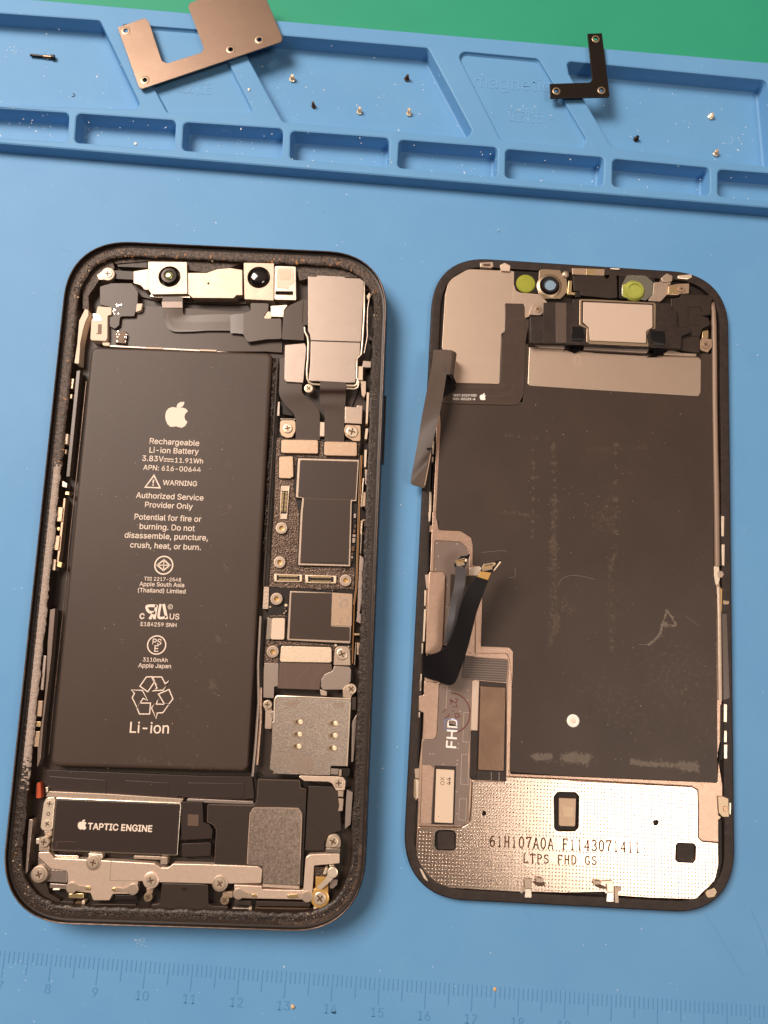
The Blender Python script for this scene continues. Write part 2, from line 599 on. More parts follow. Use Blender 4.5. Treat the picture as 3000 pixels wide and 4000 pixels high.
def screw(parent, tok, z, r, mat='screw_steel', rot=None, label=None, washer=None):
    c = pt(tok, z)
    rot = random.uniform(0, pi / 2) if rot is None else rot
    b = MB()
    b.lathe(c, [(r, z - 1.2), (r, z - 0.10), (r * 0.93, z - 0.02), (r * 0.80, z)], mat)
    b.prism(cross_shape(c, r * 0.60, 0.20, rot), z + 0.012, z - 0.05, 'recess_dark', 0)
    if washer:
        b.lathe(c, [(r * 1.45, z - 1.2), (r * 1.45, z - 0.22), (r * 1.3, z - 0.16), (r * 1.0, z - 0.16)], washer)
    return b.build('screw', parent, label)


_font_cache = {}
try:                                                             # Blender's own bundled interface font; its default font otherwise
    SANS = bpy.data.fonts.load(bpy.utils.resource_path('LOCAL') + '/datafiles/fonts/Inter.woff2')
except Exception:
    SANS = None


def glyphs(s, weight):
    """Text as triangles in its own unit plane (built-in font), cached."""
    key = s
    if key not in _font_cache:
        cu = bpy.data.curves.new('lettering', 'FONT')
        cu.body = s
        cu.size = 1.0
        if SANS is not None and s.isascii():
            cu.font = SANS
        cu.offset = 0.0
        cu.resolution_u = 3
        o = bpy.data.objects.new('lettering', cu)
        COL.objects.link(o)
        bpy.context.view_layer.update()
        me = bpy.data.meshes.new_from_object(o.evaluated_get(bpy.context.evaluated_depsgraph_get()))
        vs = [(v.co.x, v.co.y) for v in me.vertices]
        fs = [tuple(p.vertices) for p in me.polygons]
        bpy.data.objects.remove(o)
        bpy.data.curves.remove(cu)
        bpy.data.meshes.remove(me)
        _font_cache[key] = (vs, fs)
    return _font_cache[key]


def text(b, s, a, c, z, mat, weight=0.012, sy=1.0, depth=0.0, mirror=False):
    """Lettering whose baseline runs from pixel a to pixel c on height z."""
    p0, p1 = pt(a, z), pt(c, z)
    vs, fs = glyphs(s, weight)
    x0, x1 = min(v[0] for v in vs), max(v[0] for v in vs)
    u = p1 - p0
    k = u.length / (x1 - x0)
    u.normalize()
    n = Vector((-u.y, u.x, 0))
    if mirror:
        vs = [(x0 + x1 - x, y) for x, y in vs]
    shifts = [(0, 0)] if weight <= 0.004 else [(weight, 0), (-weight, 0), (0, weight), (0, -weight)]
    for i, (ox, oy) in enumerate(shifts):                        # heavier strokes: the same lettering laid again, a hair to each side
        vv = [p0 + u * ((x - x0 + ox) * k) + n * ((y + oy) * k * sy) + Vector((0, 0, 0.0015 * i)) for x, y in vs]
        A, B_, C_ = (vv[j] for j in fs[0][:3])
        fix = (lambda q: q) if (B_ - A).cross(C_ - A).z > 0 else (lambda q: tuple(reversed(q)))
        b.add(vv, [fix(q) for q in fs], mat)


def smear(b, txt, w, n, z, mat, smooth=8):
    """Rubbed-off marks: many thin flecks scattered about a line."""
    q, _ = pts(txt, z)
    q = spline(q, smooth) if len(q) > 1 else [Vector(q[0])]
    for i in range(n):
        p = random.choice(q)
        x, y = p.x + random.gauss(0, w), p.y + random.gauss(0, w if len(q) == 1 else w)
        r = random.uniform(.08, .38)
        a0 = random.uniform(0, 6.28)
        b.add([(x + r * random.uniform(.5, 1.3) * cos(a0 + k), y + r * random.uniform(.5, 1.3) * sin(a0 + k), z + (i % 40) * 2e-4) for k in range(6)], [(0, 1, 2, 3, 4, 5)], mat)


def inside(p, poly):
    c = False
    for i in range(len(poly)):
        (x1, y1), (x2, y2) = poly[i - 1], poly[i]
        if (y1 > p[1]) != (y2 > p[1]) and p[0] < (x2 - x1) * (p[1] - y1) / (y2 - y1) + x1:
            c = not c
    return c


BODY = [(935, 297), (985, 288), (1030, 303), (1052, 330), (1026, 355), (1012, 395), (1024, 437), (1053, 460), (1030, 508), (990, 536),
        (950, 530), (915, 521), (880, 529), (845, 529), (810, 500), (785, 450), (777, 400), (785, 345), (815, 305), (860, 287), (900, 292)]
LEAF = [(912, 293), (914, 262), (930, 237), (958, 221), (1003, 216), (1001, 246), (985, 272), (962, 289), (935, 296)]


def apple(b, tok, h, z, mat, ang=0.0):
    """The bitten-apple emblem, h pixels high in the survey zone, centred on tok."""
    uv, _, zone = px(tok, 'S')
    s = h / ZONE[zone][2] / 320.0
    for shape in (BODY, LEAF):
        q = []
        for x, y in shape:
            dx, dy = (x - 915) * s, (y - 377) * s
            w = P((uv[0] + dx * cos(ang) - dy * sin(ang), uv[1] + dx * sin(ang) + dy * cos(ang)), z)
            q.append((w.x, w.y))
        b.prism(q, z, z - 0.01, mat, 0)

# ------------------------------------------------------------------ the setting: green bench top
MATPOSE = (0.0, 0.0, 0.072984)
b = MB()
b.prism(place([(-420, -330), (460, -330), (460, 420), (-420, 420)], MATPOSE), -2.05, -30.0, 'green_bench', 0.5)
tag(b.build('bench_top'), None, None, kind='structure')

# ------------------------------------------------------------------ blue silicone mat
mat = thing('repair_mat', 'blue silicone work mat with moulded screw trays, lying on the green bench', 'repair mat', (0, 0, -2.0))
ZR, ZF, ZSH = 3.5, -1.0, 2.55
XL, XR, YS, YN, YB = -152.0, 298.0, 110.1, 150.7, -149.0
rim_out = place([(XL, YS), (XR, YS), (XR, YN), (XL, YN)], MATPOSE)
DEEP = ['T-190,44 432,88r1.2 603,447r1.2 588,470r1.0 -190,447',
        'T1010,136 U190,207r1.2 382,566r1.2 355,592r1.0 T1224,526r1.2',
        'U790,264r1.0 1655,347r1.5 1690,722r1.5 985,634r0.8 800,318r0.8']
SHALLOW = ['T516,102r1 918,132r1 1096,485r.6 722,486r1', 'U310,219r1.6 668,253r1.6 875,600r1.2 860,637r1.0 503,603r.8']
POCK = ['T-160,459 297,488 290,612 -165,585', 'T332,490 759,520 752,647 323,614', 'T794,528 1223,556 1217,682 788,648',
        'T1257,566 U23,597 20,720 T1253,686', 'U66,604 491,637 488,763 59,723', 'U526,644 951,680 946,802 524,766',
        'U989,686 1407,725 1406,843 987,803', 'U1444,732 1872,765 1872,890 1443,846']
b = MB()
rings_top, sizes = [], []
for group, zf, rr in ((DEEP, ZF, 1.2), (SHALLOW, ZSH, 1.0), (POCK, ZF, 1.1)):
    for txt in group:
        q, rad = pts(txt, ZR, rr)
        q = clean(fillet(q, rad, 6))
        R = lambda d, z: [(x, y, z) for x, y in inset(q, d)]
        if zf == ZF:
            rings = [R(-0.42, ZR), R(-0.13, ZR - 0.12), R(0, ZR - 0.42), R(0.12, zf + 0.8), R(0.35, zf + 0.25), R(0.8, zf)]
        else:
            rings = [R(-0.25, ZR), R(-0.07, ZR - 0.07), R(0, ZR - 0.25), R(0.08, zf + 0.35), R(0.4, zf)]
        b.loft(rings, 'blue_silicone', cap1=True)
        rings_top.append([(x, y) for x, y, z in rings[0]])
ro = clean(rim_out)
R = lambda d, z: [(x, y, z) for x, y in inset(ro, d)]
b.loft([R(-0.1, -2.0), R(-0.1, 0.02), R(0.15, ZR - 0.55), R(0.3, ZR - 0.2), R(0.6, ZR)], 'blue_silicone')
cap = [(x, y) for x, y, z in R(0.6, ZR)]
allp = list(cap)
for h in rings_top:
    allp += h
fs = []
for t in tessellate_polygon([[Vector((x, y, 0)) for x, y in q] for q in [cap] + rings_top]):
    A_, B_, C_ = (Vector(allp[i]) for i in t)
    fs.append(tuple(t) if (B_ - A_).cross(C_ - A_) > 0 else tuple(reversed(t)))
b.add([(x, y, ZR) for x, y in allp], fs, 'blue_silicone')
# flat working sheet in front of the trays
b.prism(place([(XL, YB), (XR, YB), (XR, YS + 0.3), (XL, YS + 0.3)], MATPOSE), 0.0, -2.0, 'blue_silicone', 0.4)
b.build('mat_body', mat, angle=28)

# ruler moulded along the near edge
b = MB()
x0, yr = -141.27, -73.3
for k in range(0, 380):
    x = x0 + k
    if not (-122 < x < 118):
        continue
    ln = 5.4 if k % 10 == 0 else 4.4 if k % 5 == 0 else 2.4
    b.prism(place([(x - 0.11, yr - ln), (x + 0.11, yr - ln), (x + 0.11, yr), (x - 0.11, yr)], MATPOSE), 0.05, -0.05, 'blue_silicone_mark', 0.02)
b.build('ruler_marking', mat)
b = MB()
for k in range(7, 21):
    c = place([(x0 + 10 * k, yr - 7.75)], MATPOSE)[0]
    s = str(k)
    vs, fs = glyphs(s, 0.0)
    xm = (min(v[0] for v in vs) + max(v[0] for v in vs)) / 2
    ca, sa = cos(MATPOSE[2]), sin(MATPOSE[2])
    vv = []
    for x, y in vs:
        lx, ly = (x - xm) * 3.5, y * 3.7
        vv.append((c[0] + lx * ca - ly * sa, c[1] + lx * sa + ly * ca, 0.05))
    b.add(vv, fs, 'blue_silicone_mark')
b.build('ruler_number', mat)
b = MB()
text(b, 'magnetic', 'U388,375', 'U722,397', ZSH + 0.06, 'blue_silicone_pale', 0.0)
b.build('raised_lettering', mat)
b = MB()
text(b, '\u78c1\u6027', 'U536,522', 'U680,528', ZSH + 0.06, 'blue_silicone_pale', 0.0)
b.build('raised_lettering', mat)
b = MB()
text(b, '\u78c1\u6027', 'T758,398', 'T915,404', ZSH + 0.06, 'blue_silicone_pale', 0.0)
b.build('raised_lettering', mat)
# knife scratches at the near right corner
for ln_, w_ in (('V1388,20 1450,120 1530,250 1560,295', .10), ('V1585,5 1625,90 1659,200', .12), ('V600,-10 640,60', .08), ('A70,110 190,160', .07)):
    b = MB()
    b.line(ln_, w_, 0.012, 'blue_silicone_mark', smooth=4)
    b.build('scratch', mat)

# ------------------------------------------------------------------ metal shields lying across the trays
def plate(name, label, cat, txt, z, th, m, holes, r, ring, rmat, slope):
    q, rad = pts(txt, z, r)
    cx_, cy_ = sum(p[0] for p in q) / len(q), sum(p[1] for p in q) / len(q)
    root = thing(name, label, cat, (cx_, cy_, z))
    tp = lambda x, y: slope[0] * (x - cx_) + slope[1] * (y - cy_)
    cs = [pt(h, z) for h in holes]
    b_ = MB()
    b_.prism(fillet(q, rad, 4), z, z - th, m, 0.06, [circle(c, ring * 0.52, 16) for c in cs], tp)
    b_.build('sheet', root)
    for c in cs:
        dz = tp(c.x, c.y)
        bb = MB()
        bb.lathe(c, [(ring * 0.56, z + dz - 0.10), (ring * 0.66, z + dz + 0.05), (ring * 0.95, z + dz + 0.06), (ring * 1.05, z + dz + 0.004)], rmat, 20, cap=False)
        bb.build('screw_collar', root)
    return root


plate('shield_bracket', 'large bronze coloured metal shield plate with a square notch, lying across the blue tray', 'metal bracket',
      'T507,117 625,77 643,92 699,262r1 722,272r1 872,226r1 880,206r.6 812,26r.8 822,14r.6 1010,-62 1132,-48 1221,166 1215,182 612,381 599,374',
      5.0, 0.32, 'bronze_steel', ['T543,131', 'T625,343', 'T997,213', 'T1121,172'], 0.35, 1.10, 'rim_gold', (0.004, 0.012))
plate('corner_bracket', 'small glossy black L-shaped metal bracket with three holes, overhanging the tray edge', 'metal bracket',
      'U879,145 942,143 975,414 970,419 719,424 716,362 890,356r.5 900,343r.5', 5.0, 0.35, 'screw_black',
      ['U915,168', 'U940,390', 'U745,393'], 0.15, 0.95, 'rim_gold', (0.0, 0.0))


# ------------------------------------------------------------------ loose screws in the trays
def loose_screw(label, tok, m, r, lean, h=1.0):
    c = pt(tok, ZF)
    root = thing('loose_screw', label, 'screw', (c.x, c.y, ZF), 'loose screws in the mat trays')
    b_ = MB()
    b_.lathe(c, [(r * 0.9, ZF + 0.01), (r, ZF + 0.12), (r, ZF + 0.42), (r * 0.85, ZF + 0.5)], m, 20)
    b_.build('head', root)
    b_ = MB()
    p0, prof = Vector((c.x, c.y, ZF + 0.48)), []
    for k in range(13):
        t = k / 12
        prof.append((r * 0.6 * (1.0 if k % 2 else 0.82), t))
    rings = []
    for rr, t in prof:
        o = p0 + Vector((lean[0] * t, lean[1] * t, h * t))
        rings.append([(o.x + rr * cos(2 * pi * i / 14), o.y + rr * sin(2 * pi * i / 14), o.z) for i in range(14)])
    b_.loft(rings, m, cap1=True)
    b_.build('shank', root)
    return root


loose_screw('bright gold screw standing on its head just right of the bronze plate', 'T1263,346', 'screw_gold', 0.80, (0.1, 0.15))
loose_screw('dark bronze screw alone below the bronze plate, nearest the narrow pockets', 'T1355,462', 'screw_bronze', 0.55, (-0.1, 0.2))
loose_screw('gold screw right of the dark bronze one, above a narrow pocket', 'T1553,487', 'screw_gold', 0.72, (0.0, 0.3))
loose_screw('bronze screw in the middle tray farthest from the narrow pockets', 'U98,344', 'screw_bronze', 0.66, (0.2, 0.1))
loose_screw('gold screw at the foot of the slanted tray wall beside the raised word', 'U108,494', 'screw_gold', 0.72, (-0.1, 0.35))
loose_screw('tan flat-headed screw near the far wall of the right-hand tray', 'U1410,507', 'screw_gold', 0.78, (0.05, 0.1), 0.7)
loose_screw('tiny black screw in the right-hand tray below the black bracket', 'U1087,604', 'screw_black', 0.66, (0.15, 0.1), 0.8)
loose_screw('shiny silver-gold screw lowest in the right-hand tray, nearest the narrow pockets', 'U1432,667', 'screw_steel', 0.78, (-0.15, 0.2), 0.9)
# the long black screw lying on its side
a_, c_ = pt('T135,245', ZF), pt('T240,256', ZF)
root = thing('long_screw', 'long thin black screw lying on its side in the leftmost tray', 'screw', ((a_.x + c_.x) / 2, (a_.y + c_.y) / 2, ZF), 'loose screws in the mat trays')
ax = (c_ - a_).normalized()
b = MB()
path, L_ = [], (c_ - a_).length
b.tube([a_ + ax * (L_ * t) + Vector((0, 0, 0.55)) for t in (0, 0.02, 0.3, 0.55)], 0.32, 'screw_black', 12)
b.tube([a_ + ax * (L_ * t) + Vector((0, 0, 0.55)) for t in (0.55, 0.70, 0.88)], 0.42, 'screw_bronze', 12)
b.build('shank', root)
b = MB()
b.tube([a_ + ax * (L_ * t) + Vector((0, 0, 0.62)) for t in (0.88, 0.90, 0.98, 1.0)], 0.62, 'screw_black', 14)
b.build('head', root)
# a tiny open ring
b = MB()
c_ = pt('T316,411', ZF)
b.tube([(c_.x + 0.42 * cos(q), c_.y + 0.42 * sin(q), ZF + 0.1) for q in [i * 0.3 - 2.0 for i in range(14)]], 0.08, 'screw_black', 6)
tag(b.build('snap_ring'), 'tiny open black ring lying in the leftmost tray below the long screw', 'ring')


def crumb(label, tok, z, r, m):
    c = pt(tok, z)
    b_ = MB()
    rings = []
    for rr, zz in ((0.7, 0), (1, 0.35), (0.8, 0.8), (0.25, 1.0)):
        rings.append([(c.x + r * rr * cos(i * pi / 4) * random.uniform(.7, 1.2), c.y + r * rr * sin(i * pi / 4) * random.uniform(.7, 1.2), z + r * zz * 0.6) for i in range(8)])
    b_.loft(rings, m, cap1=True)
    tag(b_.build('crumb', angle=80), label, 'crumb')


crumb('pale crumb lying in the pocket left of centre below the bronze plate', 'T586,622', ZF, 0.45, 'crumb_white')
crumb('white crumb on the slanted tray divider beside the bronze plate', 'T1076,388', ZR, 0.42, 'crumb_white')
crumb('beige flake lying beside the number 13 of the ruler', 'R1265,421', 0, 0.55, 'crumb_beige')
crumb('tiny orange crumb on the ruler marks past the number 17', 'V478,347', 0, 0.38, 'crumb_orange')

# lint and dust all over the mat
b = MB()


def speck(x, y, z, r, m):
    a0 = random.uniform(0, 6.28)
    el = random.choice((1, 1, 1, 2.4))
    ca, sa = cos(a0), sin(a0)
    base = []
    for k in range(4):
        q = k * pi / 2
        u, v = r * el * cos(q) * random.uniform(.6, 1.2), r * sin(q) * random.uniform(.6, 1.2)
        base.append((x + u * ca - v * sa, y + u * sa + v * ca, z + 0.01))
    b.add(base + [(x, y, z + r * 0.7)], [(0, 1, 4), (1, 2, 4), (2, 3, 4), (3, 0, 4)], m)


for i in range(620):
    u, v = random.uniform(0, 3000), random.uniform(560, 4000)
    p = P((u, v), 0)
    l_ = place([(p.x, p.y)], (0, 0, -MATPOSE[2]))[0]
    if l_[1] > YS - 1:
        continue
    speck(p.x, p.y, 0, random.choice((0.05, 0.06, 0.08, 0.12)), 'lint' if random.random() < 0.88 else 'lint_dark')
for i in range(280):
    lx, ly = random.uniform(-118, 92), random.uniform(YS + 11.5, YN - 2)
    q = place([(lx, ly)], MATPOSE)[0]
    speck(q[0], q[1], ZR if random.random() < 0.2 else ZF, random.choice((0.06, 0.08, 0.1, 0.15)), 'lint')
for i in range(200):
    lx, ly = random.uniform(-118, 92), random.uniform(YS + 1, YS + 10)
    q = place([(lx, ly)], MATPOSE)[0]
    speck(q[0], q[1], random.choice((ZR, ZF)), random.choice((0.06, 0.08, 0.12, 0.16)), 'lint')
for tok, n, sp in (('T60,210', 26, 1.3), ('T925,320', 30, 1.6), ('T840,370', 24, 2.0), ('U610,490', 30, 2.0), ('U1510,620', 14, 1.5), ('R605,140', 22, 0.8), ('R80,250', 18, 1.5)):
    z_ = 0 if tok[0] == 'R' else ZSH if '840' in tok or '610' in tok else ZF
    c_ = pt(tok, z_)
    for i in range(n):
        speck(c_.x + random.gauss(0, sp), c_.y + random.gauss(0, sp * .7), z_, random.choice((0.05, 0.07, 0.1)), 'lint')
DUST = b

# ------------------------------------------------------------------ the opened phone body
PP = (-37.0165, 8.865, 0.11191)
phone = thing('phone_body', 'opened black phone body without its screen, showing battery and circuit boards', 'phone', (PP[0], PP[1], 0))
OUT = rounded_rect(75.7, 150.9, 15.5, 16)


def ring_at(d, z):
    return [(x, y, z) for x, y in place(inset(OUT, d), PP)]


b = MB()
b.loft([ring_at(3.2, 0.0), ring_at(1.5, 0.25), ring_at(0.6, 0.9), ring_at(0.15, 2.2), ring_at(0.0, 4.0), ring_at(0.05, 5.8), ring_at(0.2, 6.8), ring_at(0.36, 7.25)], 'black_anodised', cap0=True)
b.loft([ring_at(0.36, 7.25), ring_at(0.48, 7.36), ring_at(0.62, 7.30)], 'edge_sheen')
b.loft([ring_at(0.62, 7.30), ring_at(0.72, 6.3), ring_at(1.1, 6.2)], 'black_anodised')
b.build('frame', phone)
b = MB()
b.loft([ring_at(3.25, 5.95), ring_at(3.5, 2.6)], 'black_plastic', cap1=True)
b.build('inner_tray', phone)


# gasket: rough, torn adhesive round the rim, pale at the left flank, brown at the top
def gasket():
    fine = []
    base = place(inset(OUT, 0.98), PP)
    inner = place(inset(OUT, 3.35), PP)
    n = len(base)
    for i in range(n):
        a, c = Vector(base[i]), Vector(base[(i + 1) % n])
        a2, c2 = Vector(inner[i]), Vector(inner[(i + 1) % n])
        k = max(1, int((c - a).length / 0.28))
        for j in range(k):
            fine.append((a.lerp(c, j / k), a2.lerp(c2, j / k)))
    N, Kx = len(fine), 7
    b_ = MB()
    vs = []
    jit = [0.0] * N
    for i in range(N):
        jit[i] = 0.8 * jit[i - 1] + random.uniform(-0.12, 0.12)
    ca, sa = cos(-PP[2]), sin(-PP[2])
    for i, (o, q) in enumerate(fine):
        for k in range(Kx):
            t = k / (Kx - 1)
            p = o.lerp(q, t * (1 + jit[i] * 0.35 if k > Kx - 3 else 1))
            z = 6.12 + (random.uniform(-0.07, 0.09) if 0 < k < Kx - 1 else -0.05) - (0.25 if k == Kx - 1 else 0)
            vs.append((p.x, p.y, z))
    groups = {}
    for i in range(N):
        o = fine[i][0]
        dx, dy = o.x - PP[0], o.y - PP[1]
        lx, ly = dx * ca - dy * sa, dx * sa + dy * ca
        for k in range(Kx - 1):
            m = 'gasket_dark'
            if lx < -30 and -52 < ly < 21 + random.uniform(-1, 1) and k < Kx - 1:
                m = 'gasket_pale' if k >= 2 else 'deep_black'
                if ly < -44 + random.uniform(-6, 3):
                    m = 'gasket_dark'
            elif ly > 66 or (lx < -30 and ly >= 20):
                m = 'gasket_brown'
                if random.random() < (0.035 if ly > 66 else 0.01) and k > 2:
                    m = 'residue_orange'
            elif lx > 20 and ly < -58 and k < 2:
                m = 'gasket_brown'
            if m == 'gasket_dark' and (k < 2 or (k == 5 and ly < 40)):
                m = 'black_plastic'
            j = (i + 1) % N
            groups.setdefault(m, []).append((i * Kx + k, j * Kx + k, j * Kx + k + 1, i * Kx + k + 1))
    o = len(b_.v)
    b_.v += vs
    for m, fs in groups.items():
        k = b_.mi(m)
        b_.f += fs
        b_.m += [k] * len(fs)
    return b_.build('adhesive_gasket', phone, angle=70)


gasket()
# side buttons
for name, toks, sgn in (('side_button', ('Z555,550', 'Z538,1135'), 1), ('side_button', ('X200,40', 'X186,120'), -1), ('side_button', ('X165,310', 'X135,640'), -1), ('side_button', ('X115,780', 'X85,1150'), -1)):
    y1 = local(px(toks[0], 'S')[0], 4, PP)[1]
    y0 = local(px(toks[1], 'S')[0], 4, PP)[1]
    w0, w1 = 37.2, 38.35
    xs = [(w0, y0), (w1, y0), (w1, y1), (w0, y1)] if sgn > 0 else [(-w1, y0), (-w0, y0), (-w0, y1), (-w1, y1)]
    MB().prism(fillet(place(xs, PP), [0.3] * 4), 5.0, 2.9, 'black_anodised', 0.3).build(name, phone)

part('inner_filler', phone, 'A560,205 890,190 1250,215 1659,232 B110,240 640,262 1100,300 1230,380 1200,392 800,376 640,420 600,282 110,250 A1659,298 1440,343 1260,320 1250,240 890,238 590,262', 4.9, 2, 'gasket_brown', r=.2)
part('inner_filler', phone, 'A290,420 420,300 560,225 590,300 440,420 345,560 350,690 290,680', 4.9, 2, 'gasket_brown', r=.3)
part('inner_filler', phone, 'F160,1040 225,980 330,1100 360,1200 450,1250 450,1320 330,1260 200,1150', 4.6, 2, 'black_plastic', r=.3)
# crumbs of old adhesive clinging to the rim, plus pale specks painted for sparkle
b = MB()
ri = place(inset(OUT, 2.3), PP)
for i in range(900):
    k = random.randrange(len(ri))
    p = Vector(ri[k]).lerp(Vector(ri[(k + 1) % len(ri)]), random.random())
    top = k < 2.1 * 17
    d = Vector((PP[0], PP[1])) - p
    d.normalize()
    if not top and random.random() < 0.55:
        continue
    p = p + d * random.gauss(0.15, 0.75 if top else 0.55)
    r = random.choice((.05, .07, .10, .14, .20)) * (1.25 if top else 1)
    m = random.choice(('gasket_brown', 'gasket_brown', 'residue_orange', 'edge_sheen', 'crumb_beige') if top else ('edge_sheen', 'gasket_brown', 'crumb_beige', 'screw_steel'))
    vs = [(p.x + r * cos(a) * random.uniform(.6, 1.4), p.y + r * sin(a) * random.uniform(.6, 1.4), 6.05) for a in (0, 1.3, 2.5, 3.8, 5.0)]
    b.add(vs + [(p.x, p.y, 6.1 + r * random.uniform(.5, 1.2))], [(0, 1, 5), (1, 2, 5), (2, 3, 5), (3, 4, 5), (4, 0, 5)], m)
o = b.build('residue_and_sparkle', phone, angle=10)
o['kind'] = 'stuff'

# black mid plates that carry everything
part('chassis_plate', phone, 'A540,640 640,640r1 770,740 860,650 1030,655 1659,700 B330,700 480,690 480,1085 330,1075 A1659,1075 860,1040 480,1010 520,900', 3.9, 1.2, 'black_film')
part('chassis_plate', phone, 'S405,990 1430,1050 1480,1180 1440,1420 1330,1700 1050,1400 1090,1180 900,1190 640,1180 420,1130', 3.2, 1.2, 'black_plastic', r=.5)
part('chassis_plate', phone, 'G640,150 700,150 720,180 1030,200 1300,290 1420,300 1400,700 1390,850 1170,1140 1130,1340 450,1370 0,1360 F1240,1350 460,1310 330,1180 330,960 1300,860 1500,880 1640,900 G10,380 640,400', 3.0, 1.2, 'circuit_black', r=.4)

# ------- battery
bat = thing_bat = None
b = MB()
q, rad = pts('S356,1354 1066,1378 969,3016 196,2994', 5.1, 1.5)
q = clean(fillet(q, rad, 6))
R = lambda d, z: [(x, y, z) for x, y in inset(q, d)]
b.loft([R(0.0, 1.5), R(0.0, 4.4), R(0.07, 4.75), R(0.25, 5.0), R(0.55, 5.11), R(0.95, 5.14)], 'battery_wrap', cap1=True)
battery = b.build('battery', phone, angle=60)
ZB = 5.165
b = MB()
WI = 'white_ink'
apple(b, 'O915,377', 322, ZB, WI, 0.05)
for s, a, c in (('Rechargeable', 'O583,736', 'O1193,764'), ('Li-ion Battery', 'O580,846', 'O1186,866'), ('3.83V', 'O490,948', 'O752,957'), ('11.91Wh', 'O895,969', 'O1240,981'),
                ('APN: 616-00644', 'O503,1058', 'O1213,1088'), ('WARNING', 'O745,1246', 'O1165,1262'), ('Authorized Service', 'O415,1404', 'O1245,1438'),
                ('Provider Only', 'O525,1520', 'O1112,1545'), ('Potential for fire or', 'O395,1670', 'O1218,1702'), ('burning. Do not', 'O458,1788', 'O1137,1816'),
                ('disassemble, puncture,', 'O273,1896', 'O1300,1932'), ('crush, heat, or burn.', 'O342,2016', 'O1213,2050'),
                ('TIS 2217-2548', 'Q450,461', 'Q848,475'), ('Apple South Asia', 'Q400,521', 'Q882,535'), ('(Thailand) Limited', 'Q383,588', 'Q896,604'),
                ('E184259 SNH', 'Q413,953', 'Q798,966'), ('PS', 'Q540,1152', 'Q634,1158'), ('E', 'Q560,1231', 'Q602,1233'),
                ('3110mAh', 'Q437,1337', 'Q702,1345'), ('Apple Japan', 'Q388,1401', 'Q740,1411'), ('Li-ion', 'Q295,2106', 'Q715,2116'),
                ('US', 'Q725,881', 'Q828,885')):
    text(b, s, a, c, ZB, WI, 0.008 if s not in ('Li-ion',) else 0.006)
text(b, 'C', 'Q402,876', 'Q450,878', ZB, WI, 0.03)
text(b, 'R', 'Q722,764', 'Q744,765', ZB, WI, 0.0)
LW = 0.30
b.line('O757,922 880,930', 0.20, ZB, WI)
b.line('O757,950 790,952', 0.20, ZB, WI)
b.line('O800,952 833,954', 0.20, ZB, WI)
b.line('O843,955 878,957', 0.20, ZB, WI)
b.line('O637,1128 712,1282 528,1274', 0.36, ZB, WI, closed=True)
b.line('O632,1180 626,1228', 0.30, ZB, WI)
b.line('O625,1240 624,1254', 0.32, ZB, WI)


def ring_line(tok, r, w, n=32):
    c = pt(tok, ZB)
    b.stroke(circle(c, r, n), w, ZB, WI, True)


ring_line('Q663,298', 1.98, 0.30)
ring_line('Q586,1160', 1.98, 0.26)
ring_line('Q734,748', 0.50, 0.11, 20)
b.line('Q664,240 728,298 660,355 592,298', 0.30, ZB, WI, closed=True)
b.line('Q664,240 660,355', 0.22, ZB, WI)
b.line('Q592,298 728,298', 0.22, ZB, WI)
# reversed R joined to U
b.line('Q560,880 585,728', 0.62, ZB, WI)
b.line('Q585,738 492,738 480,765 510,805 572,808', 0.60, ZB, WI, smooth=3)
b.line('Q555,812 510,880', 0.62, ZB, WI)
b.line('Q628,718 606,845 625,868 672,862 685,845', 0.52, ZB, WI, smooth=3)
b.line('Q660,718 695,880', 0.62, ZB, WI)
for q_ in ('Q405,1605 475,1505 532,1502 560,1562 490,1665', 'Q545,1505 640,1505 678,1578 726,1545 655,1648 530,1655 590,1628',
           'Q312,1645 432,1650 490,1760 440,1735 375,1838 322,1728 347,1680', 'Q405,1787 520,1787 510,1905 400,1905 374,1842',
           'Q605,1690 720,1640 762,1742 716,1800 672,1800', 'Q600,1738 530,1840 580,1955 592,1895 655,1890 716,1802 582,1798'):
    b.line(q_, 0.23, ZB, WI, closed=True)
b.build('printed_label', battery)
b = MB()
smear(b, 'O1560,1480 1575,1540', .35, 30, 5.14, 'scuff', 4)
smear(b, 'O1545,960 1570,1010', .5, 24, 5.14, 'scuff', 4)
smear(b, 'Q1330,290 1345,360', .4, 40, 5.14, 'scuff', 4)
smear(b, 'Q1240,1070 1255,1110', .4, 40, 5.14, 'scuff', 4)
smear(b, 'Q1180,1560 1210,1640', .5, 40, 5.14, 'scuff', 4)
smear(b, 'W300,1640 380,1655 520,1660', .3, 40, 5.14, 'scuff', 8)
b.build('scuff_mark', battery)
part('battery_tail', battery, 'F330,125 1659,180 G630,185 650,375r.5 560,380 100,372 0,355 F1440,375 870,335 340,310', 3.6, 1.3, 'battery_tail', r=.3)
for t in ('F352,180 852,215 852,332 350,312', 'F1012,217 1396,237 1396,357 1010,347', 'G72,236 562,244 562,372 72,357'):
    part('pull_tab', battery, t, 3.72, 3.5, 'battery_tail', r=.35, bev=.1)
